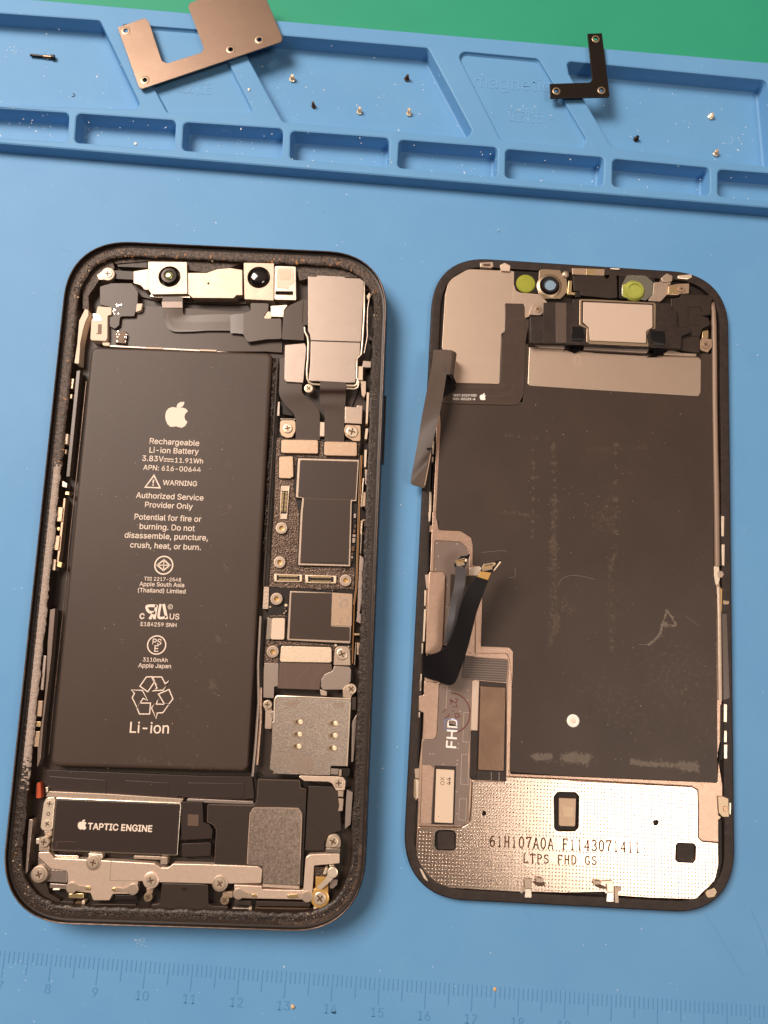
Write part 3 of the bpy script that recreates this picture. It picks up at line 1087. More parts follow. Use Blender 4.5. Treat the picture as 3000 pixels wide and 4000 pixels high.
# rough tape edge and the rail beside the battery
b = MB()
left, _ = pts('C225,0 200,500 180,1000 150,1500 D125,0 95,500', 4.6)
right, _ = pts('C268,0 238,500 212,1000 178,1500 D150,0 118,500', 4.6)
L2, R2 = spline(left, 26), spline(right, 26)
vs = []
for a, c in zip(L2, R2):
    for t in (0, .33, .66, 1):
        p = a.lerp(c, t + random.uniform(-.12, .12))
        vs.append((p.x, p.y, 4.7 + random.uniform(-.22, .22)))
n_ = len(L2)
b.add(vs, [(i * 4 + k, i * 4 + k + 1, i * 4 + 5 + k, i * 4 + 4 + k) for i in range(n_ - 1) for k in range(3)], 'gasket_dark')
b.build('torn_tape', phone, angle=20)
b = MB()
b.tube([pt(t, 4.5) for t in ('C285,0', 'C245,700', 'C200,1450', 'D150,200', 'D105,960')], 0.28, 'black_plastic')
b.tube([pt(t, 4.4) for t in ('D60,1350', 'E95,150', 'E100,650', 'E60,1200', 'E22,1600')], 0.30, 'grey_steel')
b.tube([pt(t, 4.3) for t in ('E130,450', 'E125,900', 'E80,1450')], 0.30, 'copper_steel')
b.build('side_rail', phone)
b = MB()
b.tube([pt(t, 4.7) for t in ('X415,420', 'X340,1150', 'X265,1850', 'Y470,100', 'Y415,620', 'Y350,1250', 'Y312,1650')], 0.12, 'edge_sheen', 6)
b.build('side_rail', phone)

# ------- front camera row
fc = part('front_camera', phone, 'A1260,345 1440,345r.4 1540,310 1659,300 B110,318 112,552 55,552 30,580 A1640,580 1310,577 1252,530', 5.5, 2.0, 'cream_steel', holes=('A1441,444 1455,430 1470,444 1455,458',))
for sq, c, rr, br, mt in (('A895,240 1256,244 1262,540 930,545 900,500', 'A1095,380', 2.62, 1.95, 'screw_black'), ('B122,250 404,256 402,602 130,590', 'B263,388', 2.72, 2.1, 'lens_black')):
    cc = pt(c, 5.9)
    b = MB()
    q, rad = pts(sq, 5.9, .25)
    b.prism(fillet(q, rad), 5.9, 2.0, 'cream_steel', .08, [circle(cc, rr, 28)])
    b.build('module_case', fc)
    b = MB()
    b.lathe(cc, [(rr, 4.3), (br * 1.05, 4.35), (br * 1.05, 5.3), (br * .98, 5.4), (br * .98, 6.3), (br * .9, 6.55), (br * .62, 6.6), (br * .55, 6.35)], 'screw_black' if mt != 'lens_black' else 'black_plastic', 32)
    b.build('lens_barrel', fc)
    b = MB()
    if mt == 'lens_black':
        b.lathe(cc, [(br * .97, 6.50), (br * .9, 6.62), (br * .5, 6.78), (br * .1, 6.84)], 'lens_black', 32)
    else:
        b.lathe(cc, [(br * .5, 6.5), (br * .42, 6.62), (br * .2, 6.7)], 'lens_green', 24)
    b.build('lens', fc)
fl = part('flood_lamp', phone, 'B410,280 606,286 610,600 406,594', 5.7, 2.0, 'bright_steel', r=.4, holes=('B416,514 582,516 580,552 416,548',))
part('window', fl, 'B426,302 580,302 590,445 545,460 540,492 430,486', 5.76, 5.6, 'foam_tan', r=.2)
part('emitter', fl, 'B450,320 560,320 560,410 450,410', 5.80, 5.6, 'cream_plastic', r=.9)
part('end_clip', fc, 'A762,330 898,310 902,505 862,500 830,462 762,440', 5.2, 2, 'cream_steel')
part('end_clip', fc, 'A930,545 1252,545 1300,578 1240,575 960,575 905,560', 5.0, 2, 'bright_steel')
part('black_bar', phone, 'A580,320 790,332 790,412 600,402 560,380', 4.8, 2, 'black_plastic', label='black plastic bar beside the camera row')
part('black_bar', phone, 'A590,250 890,246 890,300 620,290', 4.6, 2, 'black_plastic')
screw(phone, 'A522,352', 5.6, 1.12, 'cream_steel', washer='cream_steel')
part('corner_bracket_piece', phone, 'A420,365 470,330 555,310 572,370 530,412 440,408', 5.0, 2, 'cream_steel', r=.3)
part('microphone_cover', phone, 'A450,470r.5 560,440 745,440 805,520 800,640 770,748 640,750 630,830 590,865 540,840 540,660 450,640', 4.7, 2, 'black_film', r=.4)
part('white_clip', phone, 'A792,630 846,628 832,690 782,710', 4.9, 3, 'cream_plastic')
jk = part('antenna_connector', phone, 'A362,950 372,782 415,720 428,655 560,665 558,732 522,742 520,950 505,976 370,970', 5.2, 2, 'cream_plastic', r=.25)
part('contact', jk, 'A385,720 450,730 470,790 390,790', 5.3, 5.0, 'bright_steel')
part('slot', jk, 'A432,820 470,820 466,915 400,912 430,900', 5.23, 5.0, 'recess_dark', r=.1)
for t in ('A572,664 620,640 660,632 668,690 610,740 575,720', 'A592,892 694,886 694,1000 588,992'):
    b = MB()
    q, rad = pts(t, 4.6, .1)
    b.prism(fillet(q, rad), 4.6, 3.5, 'recess_dark', .05)
    xs, ys = [p[0] for p in q], [p[1] for p in q]
    for i in range(14):
        c = (random.uniform(min(xs) + .2, max(xs) - .2), random.uniform(min(ys) + .2, max(ys) - .2))
        b.prism(circle(c, random.uniform(.12, .24), 6), 4.72, 4.5, random.choice(('bright_steel', 'screw_steel', 'screw_black')), .03)
    b.build('contact_pad', phone, smooth=False)
part('side_bracket', phone, 'A312,680 344,688 345,740 315,800 292,880 268,1000 X360,130 350,268 310,262 330,130 A240,1010 258,790', 5.5, 2, 'cream_plastic', r=.2)
part('shield_edge', phone, 'A540,1012 700,1022 1380,1055 1659,1078 1659,1090 1380,1072 540,1030', 4.8, 4, 'grey_steel', r=0)
for t in ('A872,1032 1028,1036 1026,1052 878,1048', 'A1375,1052 1532,1058 1530,1074 1378,1068', 'A470,990 540,990 540,1022 480,1018'):
    part('foam_tab', phone, t, 5.0, 4.2, 'cream_plastic', r=.1)
fx = MB().ribbon('A1030,562 A1032,640 A1045,780 A1110,880 A1270,890 A1450,880 A1659,880', 'A1216,570 A1218,640 A1222,722 A1260,740 A1330,738 A1480,730 A1659,728', (5.2, 5.0, 4.6, 4.5, 4.5, 4.55, 4.6), 'flex_brown').build('flex_cable', phone)
MB().ribbon('A1022,612 A1030,668', 'A1212,612 A1216,668', (5.15, 5.05), 'flex_grey').build('stiffener', fx)
MB().ribbon('A1659,735 B60,725 B140,720', 'A1659,905 B60,905 B130,915', (4.6, 4.7, 4.8), 'flex_dark').build('flex_cable', phone)
part('flex_cable', phone, 'B182,622 356,625 352,690 290,770 472,765 476,958 330,962 180,985 150,980 120,920 120,722 190,690', 5.1, 4.9, 'flex_brown', r=.5)
b = MB()
for k, t in enumerate(('B140,780 190,800 215,830 270,850', 'B140,830 190,850 210,880 260,905', 'B140,880 180,895 210,930')):
    b.line(t, .05, 5.12, 'flex_trace', smooth=4)
for k in range(7):
    b.line('A1070,%d 1120,%d 1300,%d 1659,%d' % (700 + k * 8, 790 + k * 8, 800 + k * 10, 800 + k * 10), .04, 4.72, 'flex_trace', smooth=5)
b.build('trace', fx)
part('sensor_box', phone, 'B372,650 535,640 498,690 490,755 376,752', 5.3, 3, 'bright_steel', r=.15)
part('sensor_bracket', phone, 'B345,700 372,705 378,770 298,772', 5.0, 3, 'cream_steel', r=.1)

# ------- rear camera cover
part('flex_cable', phone, 'B490,700r1 545,645 668,590 716,590 716,830 682,832 682,972 476,962', 5.2, 4.9, 'flex_dark', r=.3)
MB().ribbon('C310,0 C302,300 C304,480 C400,620 C500,740 C515,900 C512,1060', 'C500,0 C590,300 C600,440 C720,560 C815,680 C826,820 C825,1060', (4.9, 5.1, 5.15, 5.0, 4.9, 4.85, 4.8), 'flex_dark').build('flex_cable', phone)
f2 = MB().ribbon('C830,290 C829,400 C828,470 C832,590 C885,690 C890,900 C885,1075', 'C1168,300 C1166,400 C1164,470 C1156,600 C1148,740 C1144,900 C1140,1085', (5.9, 6.0, 5.3, 5.2, 5.0, 4.9, 4.85), 'flex_dark').build('flex_cable', phone)
cover = part('camera_cover', phone, 'B718,376 800,379 802,366 1056,378 1060,389 1202,396 1234,422 1230,650 1210,986 745,971 738,920 718,882', 6.1, 2.5, 'cover_steel', r=.15, bev=.12)
part('cover_step', cover, 'B744,974 1206,989 1202,1100 1170,1132 1166,1180 C1292,296r.5 1284,314 1190,318 780,296 700,296r.6 682,280 B738,1185', 6.0, 2.5, 'cover_steel', r=.25, bev=.15)
part('side_plate', cover, 'B506,1012 690,996 704,1040 C612,316 385,302r.6 366,262', 5.6, 3, 'cover_steel', r=.3)
b = MB()
b.tube([pt(t, 5.7) for t in ('B688,850', 'B690,890', 'B715,940', 'B722,1000', 'B718,1137', 'C660,150', 'C664,262', 'C690,315', 'C740,335', 'C832,342')], .24, 'clip_steel')
b.tube([pt(t, 5.7) for t in ('C1166,352', 'C1270,355', 'C1312,330', 'C1322,270')], .24, 'clip_steel')
b.tube([pt(t, 5.6) for t in ('C1170,390', 'C1280,395', 'C1320,370', 'C1335,300')], .2, 'clip_steel')
b.tube([pt(t, 5.7) for t in ('B1238,430', 'B1240,700', 'B1222,1000', 'B1212,1100', 'Z320,225', 'Z316,400')], .2, 'clip_steel')
b.tube([pt(t, 5.4) for t in ('B1290,560', 'B1272,680', 'B1268,820', 'B1270,930', 'B1240,1090')], .16, 'grey_steel')
b.tube([pt(t, 5.6) for t in ('B668,590', 'B658,790', 'B680,835')], .06, 'grey_steel', 5)
b.build('retaining_wire', cover)
screw(cover, 'C682,388', 5.9, 1.05, washer=None)
part('white_tab', phone, 'C1330,100 1386,104 1384,282 1312,276', 5.4, 3, 'cream_plastic', r=.1)
part('white_tab', phone, 'B1262,560 1290,520 1298,560 1276,600', 5.6, 4, 'cream_plastic', r=.15)
part('shield_cover', phone, 'C1156,622 1310,632 1312,605 1382,612 1370,850 1150,838', 5.3, 3, 'steel', r=.12)
part('antenna_block', phone, 'C340,590 480,725 470,745 345,725', 4.7, 3, 'deep_black', r=.1)
part('antenna_block', phone, 'C285,560 310,560 305,745 272,745', 4.8, 3, 'grey_steel', r=.1)
part('mounting_lug', phone, 'C318,798 504,800 514,850 512,940r1 470,1020r.6 400,1032r.6 330,1000 308,940', 5.0, 3, 'tan_plate', r=.5)
screw(phone, 'C410,905', 5.25, 1.12)
part('mounting_lug', phone, 'C1162,858 1356,868 1354,1075 1260,1070r.6 1165,1010r.6 1142,940r.6', 5.0, 3, 'tan_plate', r=.4)
screw(phone, 'C1245,946', 5.3, 1.38)
part('spacer', phone, 'C826,824 890,826 888,1010 820,1010', 4.7, 3, 'foam_tan', r=.05)
part('spacer', phone, 'C318,775 512,780 512,796 318,792', 5.0, 3.5, 'bright_steel', r=.03)

# ------- logic board
board = part('logic_board', phone, 'C270,1020 1365,1070 1330,1400 D1300,300 1278,960 1270,1005 1245,1960 100,1960 150,1345 172,965 200,500 235,0 C255,1350', 4.3, 1.3, 'circuit_black', r=.2)


def rough_sheet(name, txt, z, m, parent, amp=0.10, step=0.33):
    """Crinkled tape: a jittered sheet clipped to an outline."""
    q, _ = pts(txt, z)
    q = clean(q)
    b_ = MB()
    b_.prism(q, z, z - .3, m, 0.05)
    return b_.build(name, parent)


rough_sheet('board_tape', 'C272,1030 815,1062 890,1085 1352,1085 1330,1290 545,1290 520,1330 500,1560 480,1660 510,1810 D560,0 545,690 1280,720 1272,1000 400,985 170,965 200,500 232,0 C255,1300', 4.42, 'board_tape', board)
rough_sheet('board_tape', 'D150,1345 380,1330 400,1670 1000,1720 1240,1760 1238,1960 100,1955 130,1700', 4.42, 'board_tape', board)
for t in ('C328,1050 806,1056 806,1236 324,1226', 'C888,1074 1310,1084 1310,1268 880,1258'):
    part('connector_cover', board, t, 5.25, 4.2, 'tan_plate', r=.45, bev=.12)
part('connector_cover', board, 'C300,1272 480,1264 486,1530 440,1556 295,1552', 5.1, 4.2, 'tan_plate', r=.35, bev=.1)
b = MB()
for g in ('C525,1275 1352,1296 1318,1868 1258,1868 D1240,726 528,708 562,0 C585,1828 498,1818', 'D424,1006 1268,1042 1238,1722 384,1678', 'D188,1358 392,1358 382,1672 172,1668', 'D290,1720 996,1736 996,1960 290,1960', 'C284,1258 498,1250 502,1544 452,1572 280,1566', 'C312,1038 820,1044 820,1250 310,1240', 'C872,1060 1324,1070 1324,1282 866,1272'):
    b.poly(g, 4.46, 4.3, 'deep_black', .3, .02)
b.build('shield_gap_shade', board)  # dark pads painted in for the shaded gaps round the covers
sc = part('shield_can', board, 'C545,1292 1336,1314 1302,1852 1242,1850 D1222,706 545,690 580,0 C600,1812 516,1800', 5.15, 4.2, 'cream_steel', r=.12, bev=.08)
part('shield_label', sc, 'C572,1318 1318,1336 1288,1832 1226,1830 D1200,682 572,664 604,0 C622,1806 545,1790', 5.24, 5.1, 'shield_black', r=.1, bev=.05)
b = MB()
b.line('C615,1815 1225,1835', .10, 5.252, 'flex_trace')
b.line('C600,1320 1290,1340', .12, 5.252, 'deep_black')
b.line('D610,650 1195,662', .12, 5.252, 'deep_black')
b.build('crease', sc)
sc2 = part('shield_can', board, 'D440,1022 1252,1058 1222,1706 400,1662', 5.15, 4.2, 'cream_steel', r=.35, bev=.1)
part('shield_label', sc2, 'D458,1042 986,1052 970,1480r.3 1216,1492 1214,1672 430,1642', 5.24, 5.1, 'shield_black', r=.15, bev=.05)
part('shield_pad', sc2, 'D992,1044 1250,1062 1240,1482 975,1468', 5.27, 5.1, 'tan_plate', r=.25, bev=.06)
b = MB()
for k in range(20):
    x, y = random.uniform(1070, 1200), random.uniform(1080, 1440)
    b.line('D%d,%d %d,%d' % (x, y, x + random.uniform(-25, 25), y + random.uniform(8, 40)), random.uniform(.1, .35), 5.275 + k * 2e-4, 'grey_steel')
b.build('scuff_mark', sc2)
b = MB()
b.line('D760,1150 735,1220 715,1300 700,1390', .08, 5.246, 'scuff', smooth=4)
b.line('D480,1600 540,1615 600,1605 640,1590', .06, 5.246, 'scuff_pale', smooth=4)
b.build('scuff_mark', sc2)


def connector(tl, tr, br, bl, z, rows, n, frame, parent):
    uv, zone = [], 'S'
    for t in (tl, tr, br, bl):
        p_, _, zone = px(t, zone)
        uv.append(P(p_, z))
    A_, B_, C_, D_ = uv
    f = lambda s, t: (A_.lerp(B_, s).lerp(D_.lerp(C_, s), t))
    sq = lambda s0, s1, t0, t1: [f(s0, t0)[:2], f(s1, t0)[:2], f(s1, t1)[:2], f(s0, t1)[:2]]
    root = MB().prism(sq(0, 1, 0, 1), z, z - 1, frame, .06).build('board_connector', parent)
    MB().prism(sq(.08, .92, .16, .84), z + .05, z - .1, 'deep_black', .03).build('socket', root)
    b_ = MB()
    for k in range(n):
        s = .16 + .68 * (k + .5) / n
        for t0, t1 in rows:
            b_.prism(sq(s - .22 / n, s + .22 / n, t0, t1), z + .10, z, 'gold', .01)
    if n:
        b_.build('pin', root, smooth=False)
    for s0, s1 in ((.0, .10), (.90, 1.0)):
        MB().prism(sq(s0 + .01, s1 - .01, .05, .95), z + .18, z - .1, 'cream_plate', .04).build('anchor', root)


connector('C326,1650', 'C436,1650', 'D402,92', 'D310,90', 4.75, (), 0, 'cream_plastic', board)
# the upright socket: pins run along its length
b = MB()
for k in range(15):
    y = 1735 + k * 17
    for xa, xb in ((338, 368), (384, 414)):
        sh = -(k * 17 + 85) * 0.062
        b.poly('C%.1f,%.1f %.1f,%.1f %.1f,%.1f %.1f,%.1f' % (xa + sh, y, xb + sh, y, xb + sh, y + 8, xa + sh, y + 8), 4.95, 4.7, 'gold', 0, .01)
b.build('connector_pin', board, smooth=False)
connector('D236,800', 'D602,812', 'D598,906', 'D236,904', 4.75, ((.10, .36), (.60, .88)), 14, 'cream_plastic', board)
connector('D640,815', 'D1046,826', 'D1040,926', 'D640,920', 4.85, ((.08, .34), (.66, .92)), 16, 'cream_plate', board)
for t, r in (('D330,208', .1), ('D305,650', .1), ('D1160,885', .1), ('D265,1125', .12), ('D215,1810', .1)):
    c = pt(t, 5.0)
    s = 1.22 + r
    st = MB().lathe(c, [(s, 4.2), (s, 4.95), (s * .95, 5.03), (s * .72, 5.05), (s * .66, 4.96), (s * .42, 4.96), (s * .40, 4.3)], 'cream_steel', 28, wob=0.05).build('standoff', board)
    MB().lathe(c, [(s * .40, 4.55), (s * .2, 4.5)], 'amber', 16).build('bore', st)
part('flex_stub', board, 'D102,968 170,968 160,1256 86,1254', 4.6, 3, 'foam_tan', r=.1)
b = MB()
for k in range(16):
    y = 975 + k * 17.5
    b.line('D%.1f,%.1f %.1f,%.1f' % (106 - k * 1.0, y, 166 - k * .6, y), .08, 4.612, 'recess_dark')
b.build('trace', board)
part('board_clip', board, 'D150,1370 204,1376 186,1652 126,1660', 4.9, 3.5, 'bright_steel', r=.2)
part('connector_cover', board, 'D206,1374 376,1374 366,1655 190,1652', 5.2, 4.2, 'cream_plastic', r=.4, bev=.1)
for t, r in (('D388,1210', .38), ('D1032,1728', .34), ('D186,1232', .24), ('D1198,1745', .22)):
    c = pt(t, 4.6)
    MB().lathe(c, [(r, 4.2), (r, 4.55), (r * .6, 4.68)], 'cream_plate', 12).build('test_pad', board)
part('connector_cover', board, 'D326,1735 980,1752 980,1955 306,1945', 5.4, 4.2, 'cream_plate', r=.5, bev=.12)
lug = part('mounting_lug', board, 'D1020,1790r1.2 1060,1738r1.2 1180,1738r1.2 1216,1790 1225,1985 E1278,165 1085,160 D1005,1985', 5.2, 3.5, 'cream_steel', r=.4)
screw(lug, 'D1115,1842', 5.45, 1.3)
# chips and capacitors between the shields and the side wall
b_spots = [(1278, 160, 1300, 210), (1262, 225, 1290, 275), (1255, 290, 1295, 325), (1250, 335, 1290, 400), (1240, 440, 1280, 510), (1236, 525, 1262, 560), (1236, 570, 1260, 605), (1234, 615, 1256, 655), (1270, 20, 1300, 80), (1278, 95, 1300, 140),
           (360, 1240, 385, 1265), (380, 1270, 400, 1300), (355, 1300, 380, 1325), (990, 1012, 1002, 1026), (1012, 1012, 1024, 1026), (1034, 1012, 1046, 1026), (720, 985, 760, 1000), (800, 990, 850, 1004), (1150, 720, 1200, 740)]
for x0_, y0_, x1_, y1_ in b_spots:
    cp = part('capacitor', board, 'D%d,%d %d,%d %d,%d %d,%d' % (x0_, y0_, x1_, y0_, x1_ - 3, y1_, x0_ - 3, y1_), 4.85, 4.2, random.choice(('circuit_black', 'recess_dark', 'grey_steel')), r=.08)

# ------- lower flex, tray reader
part('flex_cable', phone, 'E370,128 1046,140 1052,236 1000,258 945,300r.8 900,370r.6 892,482 345,462 356,300', 5.1, 4.8, 'flex_trace', r=.2)
b = MB()
for t in ('E440,160 450,300 460,440', 'E600,420 620,310 720,230 740,170', 'E770,430 790,330 860,250 930,180', 'E800,440 820,340 880,270 950,190'):
    b.line(t, .07, 5.112, 'flex_grey', smooth=5)
b.build('trace', phone)
part('cover_plate', phone, 'E178,130 360,136 346,440 300,436 296,590 160,582 166,210', 5.2, 3, 'grey_steel', r=.25)
part('cover_plate', phone, 'E1085,168 1280,182 1300,222 1292,372 1205,478 932,480 906,442 908,360r.8 960,275r.8 1052,240', 5.2, 3, 'grey_steel', r=.25)
part('bracket_arm', phone, 'E1190,470 1235,420r.8 1300,392r.8 1365,440 1362,500r.5 1305,560 1300,596 1192,580', 5.35, 3, 'cream_steel', r=.3)
screw(phone, 'E1300,470', 5.7, 1.15)
part('bracket_arm', phone, 'E892,470 926,480 985,500 985,560 905,550', 5.0, 3, 'cream_steel', r=.15)
screw(phone, 'E214,672', 5.2, 0.98)
part('bracket_arm', phone, 'E165,690 262,700 280,770 276,855 268,990 180,985 188,760', 4.8, 3, 'cream_steel', r=.25)
part('bracket_arm', phone, 'E250,770 320,740 320,850 290,900 275,850', 5.0, 3, 'grey_steel', r=.1)
sim = part('card_reader', phone, 'E318,558 1296,602 1296,640 1242,1472 1036,1470 1026,1592 286,1572 288,1530 240,1512 268,1180 276,900 308,880', 5.45, 2.5, 'sim_steel', r=.18, bev=.1)
MB().tube([pt(t, 5.5) for t in ('E300,890', 'E310,600', 'E340,560', 'E700,572', 'E1295,600')], .16, 'clip_steel').build('folded_edge', sim)
MB().tube([pt(t, 5.45) for t in ('E1288,650', 'E1268,1050', 'E1245,1470')], .13, 'clip_steel').build('folded_edge', sim)
b = MB()
b.poly('E470,1275r.6 640,1262r.6 660,1330r.6 800,1360r1 830,1500r.8 690,1560r.6 505,1560r.6 560,1480r.6 600,1400r.6 520,1340r.5', 5.475, 5.4, 'scratch_mark', .5, .01)
b.poly('E400,640r.5 600,610r.6 640,650r.6 560,720r.6 470,700r.6', 5.475, 5.4, 'scratch_mark', .5, .01)
b.poly('E1050,640r.5 1240,650r.6 1180,720r.6 1080,690r.6', 5.475, 5.4, 'scratch_mark', .5, .01)
b.build('worn_patch', sim)
for x, y in ((615, 897), (606, 1056), (596, 1212), (1071, 914), (1065, 1072), (1055, 1236)):
    k = part('contact_spring', sim, 'E%d,%d %d,%d %d,%d %d,%d' % (x - 64, y - 40, x + 64, y - 38, x + 66, y + 42, x - 66, y + 38), 5.50, 5.3, 'rim_gold', r=.7, bev=.03)
    part('tip', k, 'E%d,%d %d,%d %d,%d %d,%d' % (x + 4, y - 32, x + 58, y - 30, x + 60, y + 36, x + 2, y + 30), 5.66, 5.3, 'contact_bright', r=.5, bev=.1)
    part('gap', k, 'E%d,%d %d,%d %d,%d %d,%d' % (x - 34, y - 22, x - 10, y - 22, x - 10, y + 18, x - 34, y + 18), 5.53, 5.3, 'recess_dark', r=.1, bev=.01)
ej = part('eject_lever', phone, 'E1036,1490 1290,1500 1275,1602 1030,1585', 4.9, 2.5, 'deep_black', r=.2)
part('lever_arm', ej, 'E1040,1500 1140,1505 1130,1585 1030,1575', 5.2, 4, 'grey_steel', r=.1)
part('lever_arm', ej, 'E1145,1515 1178,1515 1172,1600 1138,1598', 5.4, 4, 'cream_steel', r=.1)
ft = part('bracket_arm', phone, 'E640,1592 1026,1602 1130,1605 1200,1615r.8 1228,1665 1215,1785 1104,1785 1050,1690r.8 1000,1672 692,1662 620,1612', 5.3, 3, 'bracket_steel', r=.3)
screw(phone, 'E1138,1690', 5.5, 1.02)
part('spring_leg', phone, 'E1128,1790 1202,1795 1196,1870 1130,1862', 5.2, 3, 'cream_steel', r=.1)
part('spring_leg', phone, 'G1374,375 1420,378 1412,482 1372,486 1382,440', 5.1, 3, 'cream_steel', r=.1)

# ------- loudspeaker
sp = part('loudspeaker', phone, 'G680,205 1042,213 1050,280r.5 1102,292 1088,600 1062,1130 720,1110 590,955 305,942 322,640r.8 300,600r.8 240,572 245,422 640,430r.3 668,395', 4.7, 1.6, 'black_plastic', r=.25, bev=.15)
part('side_body', sp, 'G1116,266 1325,272r.5 1385,332 1402,655 1300,680r.8 1256,760 1252,825 1085,825', 4.5, 1.6, 'black_plastic', r=.25, bev=.15)
part('face_plate', sp, 'G612,500r1.5 640,450r1.5 1040,455r1.5 1064,510r1.5 1040,1132 720,1112 715,962 585,950', 5.3, 3, 'grainy_steel', r=.3, bev=.15)
MB().tube([pt(t, 5.3) for t in ('G588,940', 'G600,700', 'G614,500', 'G650,455', 'G850,455', 'G1030,460', 'G1060,520', 'G1045,900')], .1, 'bracket_steel', 6).build('raised_edge', sp)
part('face_fold', sp, 'G722,1108 1040,1130 1036,1160 720,1140', 5.0, 3, 'bracket_steel', r=.05)
b = MB()
b.line('G684,212 1040,220 1046,284 1096,296', .12, 4.715, 'flex_trace')
b.line('G248,428 640,438 672,400 684,212', .12, 4.716, 'flex_trace')
b.line('G248,428 242,572 300,602 322,640 306,940', .12, 4.717, 'flex_trace')
b.build('moulded_edge', sp)
part('flex_block', phone, 'G12,402 200,402 208,580 262,600r.6 288,650 280,722 20,735', 4.4, 2, 'battery_tail', r=.2)
part('flex_block', phone, 'G20,765 276,755 270,870 22,880', 4.5, 2, 'battery_tail', r=.3)
part('code_patch', phone, 'G75,510 168,515 165,612 72,608', 4.42, 4.3, 'flex_trace', r=.05, bev=.01)
part('shelf_edge', phone, 'G75,375 640,398 640,425 220,412 200,402 60,398', 4.3, 2, 'grey_steel', r=.1)

# ------- vibration motor
mo = part('vibration_motor', phone, 'F415,368 1498,413 1466,872 372,826', 4.6, 1.6, 'bright_steel', r=.25, bev=.08)
part('motor_label', mo, 'F424,385 1488,428 1458,858 385,812', 4.67, 4.5, 'battery_tail', r=.3, bev=.04)
b = MB()
text(b, 'TAPTIC ENGINE', 'F692,640', 'F1245,662', 4.69, WI, 0.022, 1.0)
apple(b, 'F643,600', 88, 4.69, WI, 0.03)
b.build('printed_lettering', mo)
b = MB()
b.line('F415,820 420,775 440,748 590,750', .09, 4.69, 'flex_trace', smooth=4)
b.line('F610,800 615,820', .07, 4.69, 'flex_trace')
b.build('scuff_mark', mo)
ear = part('motor_ear', mo, 'F310,420r1.4 330,370r1.4 408,362 392,560 384,650r.5 300,650r1.2 284,620', 4.5, 2, 'clip_steel', r=.4)
for t, r in (('F361,420', .92), ('F341,594', .92)):
    screw(mo, t, 4.6, r, 'clip_steel')
c = pt('F351,508', 4.53)
MB().lathe(c, [(.40, 4.4), (.40, 4.54), (.24, 4.54), (.22, 4.4)], 'recess_dark', 16).build('rivet', mo)
part('foil_strip', phone, 'F345,312 860,335 1520,378 1500,412 430,366 330,362', 4.3, 2.5, 'cream_steel', r=.1)
b = MB()
for k in range(20):
    x = 520 + k * 48
    y = 345 + (x - 520) * .046
    b.line('F%.0f,%.0f %.0f,%.0f' % (x, y, x - 3, y + 26), .05, 4.312, 'flex_trace')
b.build('fold', phone)
part('white_clip', phone, 'F328,280 345,276 348,318 330,325', 4.6, 2.5, 'clip_steel', r=.05)
part('white_clip', phone, 'F310,655 384,650 376,700 330,705', 4.2, 2.5, 'cream_steel', r=.2)
part('water_indicator', phone, 'F250,235r.4 285,235r.4 287,372 244,372', 4.0, 1.5, 'red_dot', r=.2, label='red water damage indicator')
part('side_ledge', phone, 'F185,555 216,555 170,1010 150,1040 180,600', 5.2, 1.5, 'grey_steel', r=.2)

# ------- bottom bracket, charging port
br = part('bottom_bracket', phone, 'F265,838 356,836 402,890 800,908 1268,936 1322,972r.5 1388,972r.5 1432,938 1659,942 G685,960r.4 714,986 708,1108 300,1112 0,1103 F1330,1100 1125,1088 1112,1200 908,1200r.4 878,1255 738,1255r.4 716,1192 520,1168 516,1000r.5 372,982 264,880', 5.0, 3.2, 'bracket_steel', r=.3, bev=.12)
part('bracket_tab', br, 'F270,780 358,782 358,830 268,830', 5.2, 3, 'cream_steel', r=.1)
part('bracket_flange', br, 'F262,885 372,985 360,1010 F262,960', 4.6, 3, 'grey_steel', r=.1)
part('bracket_ear', br, 'F245,722 275,722 275,770 245,765', 4.8, 3, 'clip_steel', r=.1)
part('bracket_tab', br, 'F1322,880 1382,884 1378,945 1318,945', 5.2, 3, 'cream_steel', r=.15)
part('bracket_tab', br, 'F696,850 820,856 815,900 775,885 740,880 700,890', 4.8, 3, 'clip_steel', r=.15)
part('foil_strip', phone, 'F1090,868 1325,876 1322,905 1088,892', 4.4, 3, 'cream_steel', r=.1)
screw(br, 'F312,752', 5.6, 1.08)
screw(br, 'F738,930', 5.3, 1.08, washer='cream_steel')
screw(br, 'F1235,1085', 5.4, 1.15, washer='bracket_steel')
screw(br, 'G350,1112', 5.4, 1.12, washer='cream_steel')
screw(phone, 'F268,1032', 5.4, 1.18, washer='cream_steel')
b = MB()
b.line('F895,912 885,1060 905,1082 1120,1086', .16, 5.012, 'cream_steel', smooth=3)
b.build('pressed_crease', br)
r_br = part('bottom_bracket', phone, 'G1092,885r.6 1130,860 1268,852 1386,850 1386,935r.3 1165,955 1152,1160 1145,1250 478,1235 474,1120 712,1132 716,1160 1072,1168', 4.9, 3.2, 'bracket_steel', r=.2, bev=.1)
part('bracket_ear', r_br, 'G1268,760r1.3 1290,690r1.2 1370,680r1.2 1396,740 1392,800 1264,800', 5.0, 3, 'cream_steel', r=.3)
part('bracket_tab', r_br, 'G1264,806 1392,808 1390,848 1262,845', 5.15, 3, 'bright_steel', r=.08)
screw(r_br, 'G1328,748', 5.3, 1.2)
screw(phone, 'G1215,1240', 5.2, 1.32, washer='amber')
part('amber_flex', phone, 'G1178,1050 1288,1052 1286,1268r.6 1250,1310r.6 1180,1308r.6 1148,1270 1160,1160 1178,1150', 4.7, 3, 'amber', r=.25)
part('amber_flex', phone, 'G1165,965 1280,975 1290,1050 1170,1045', 4.5, 3, 'board_tape', r=.1)
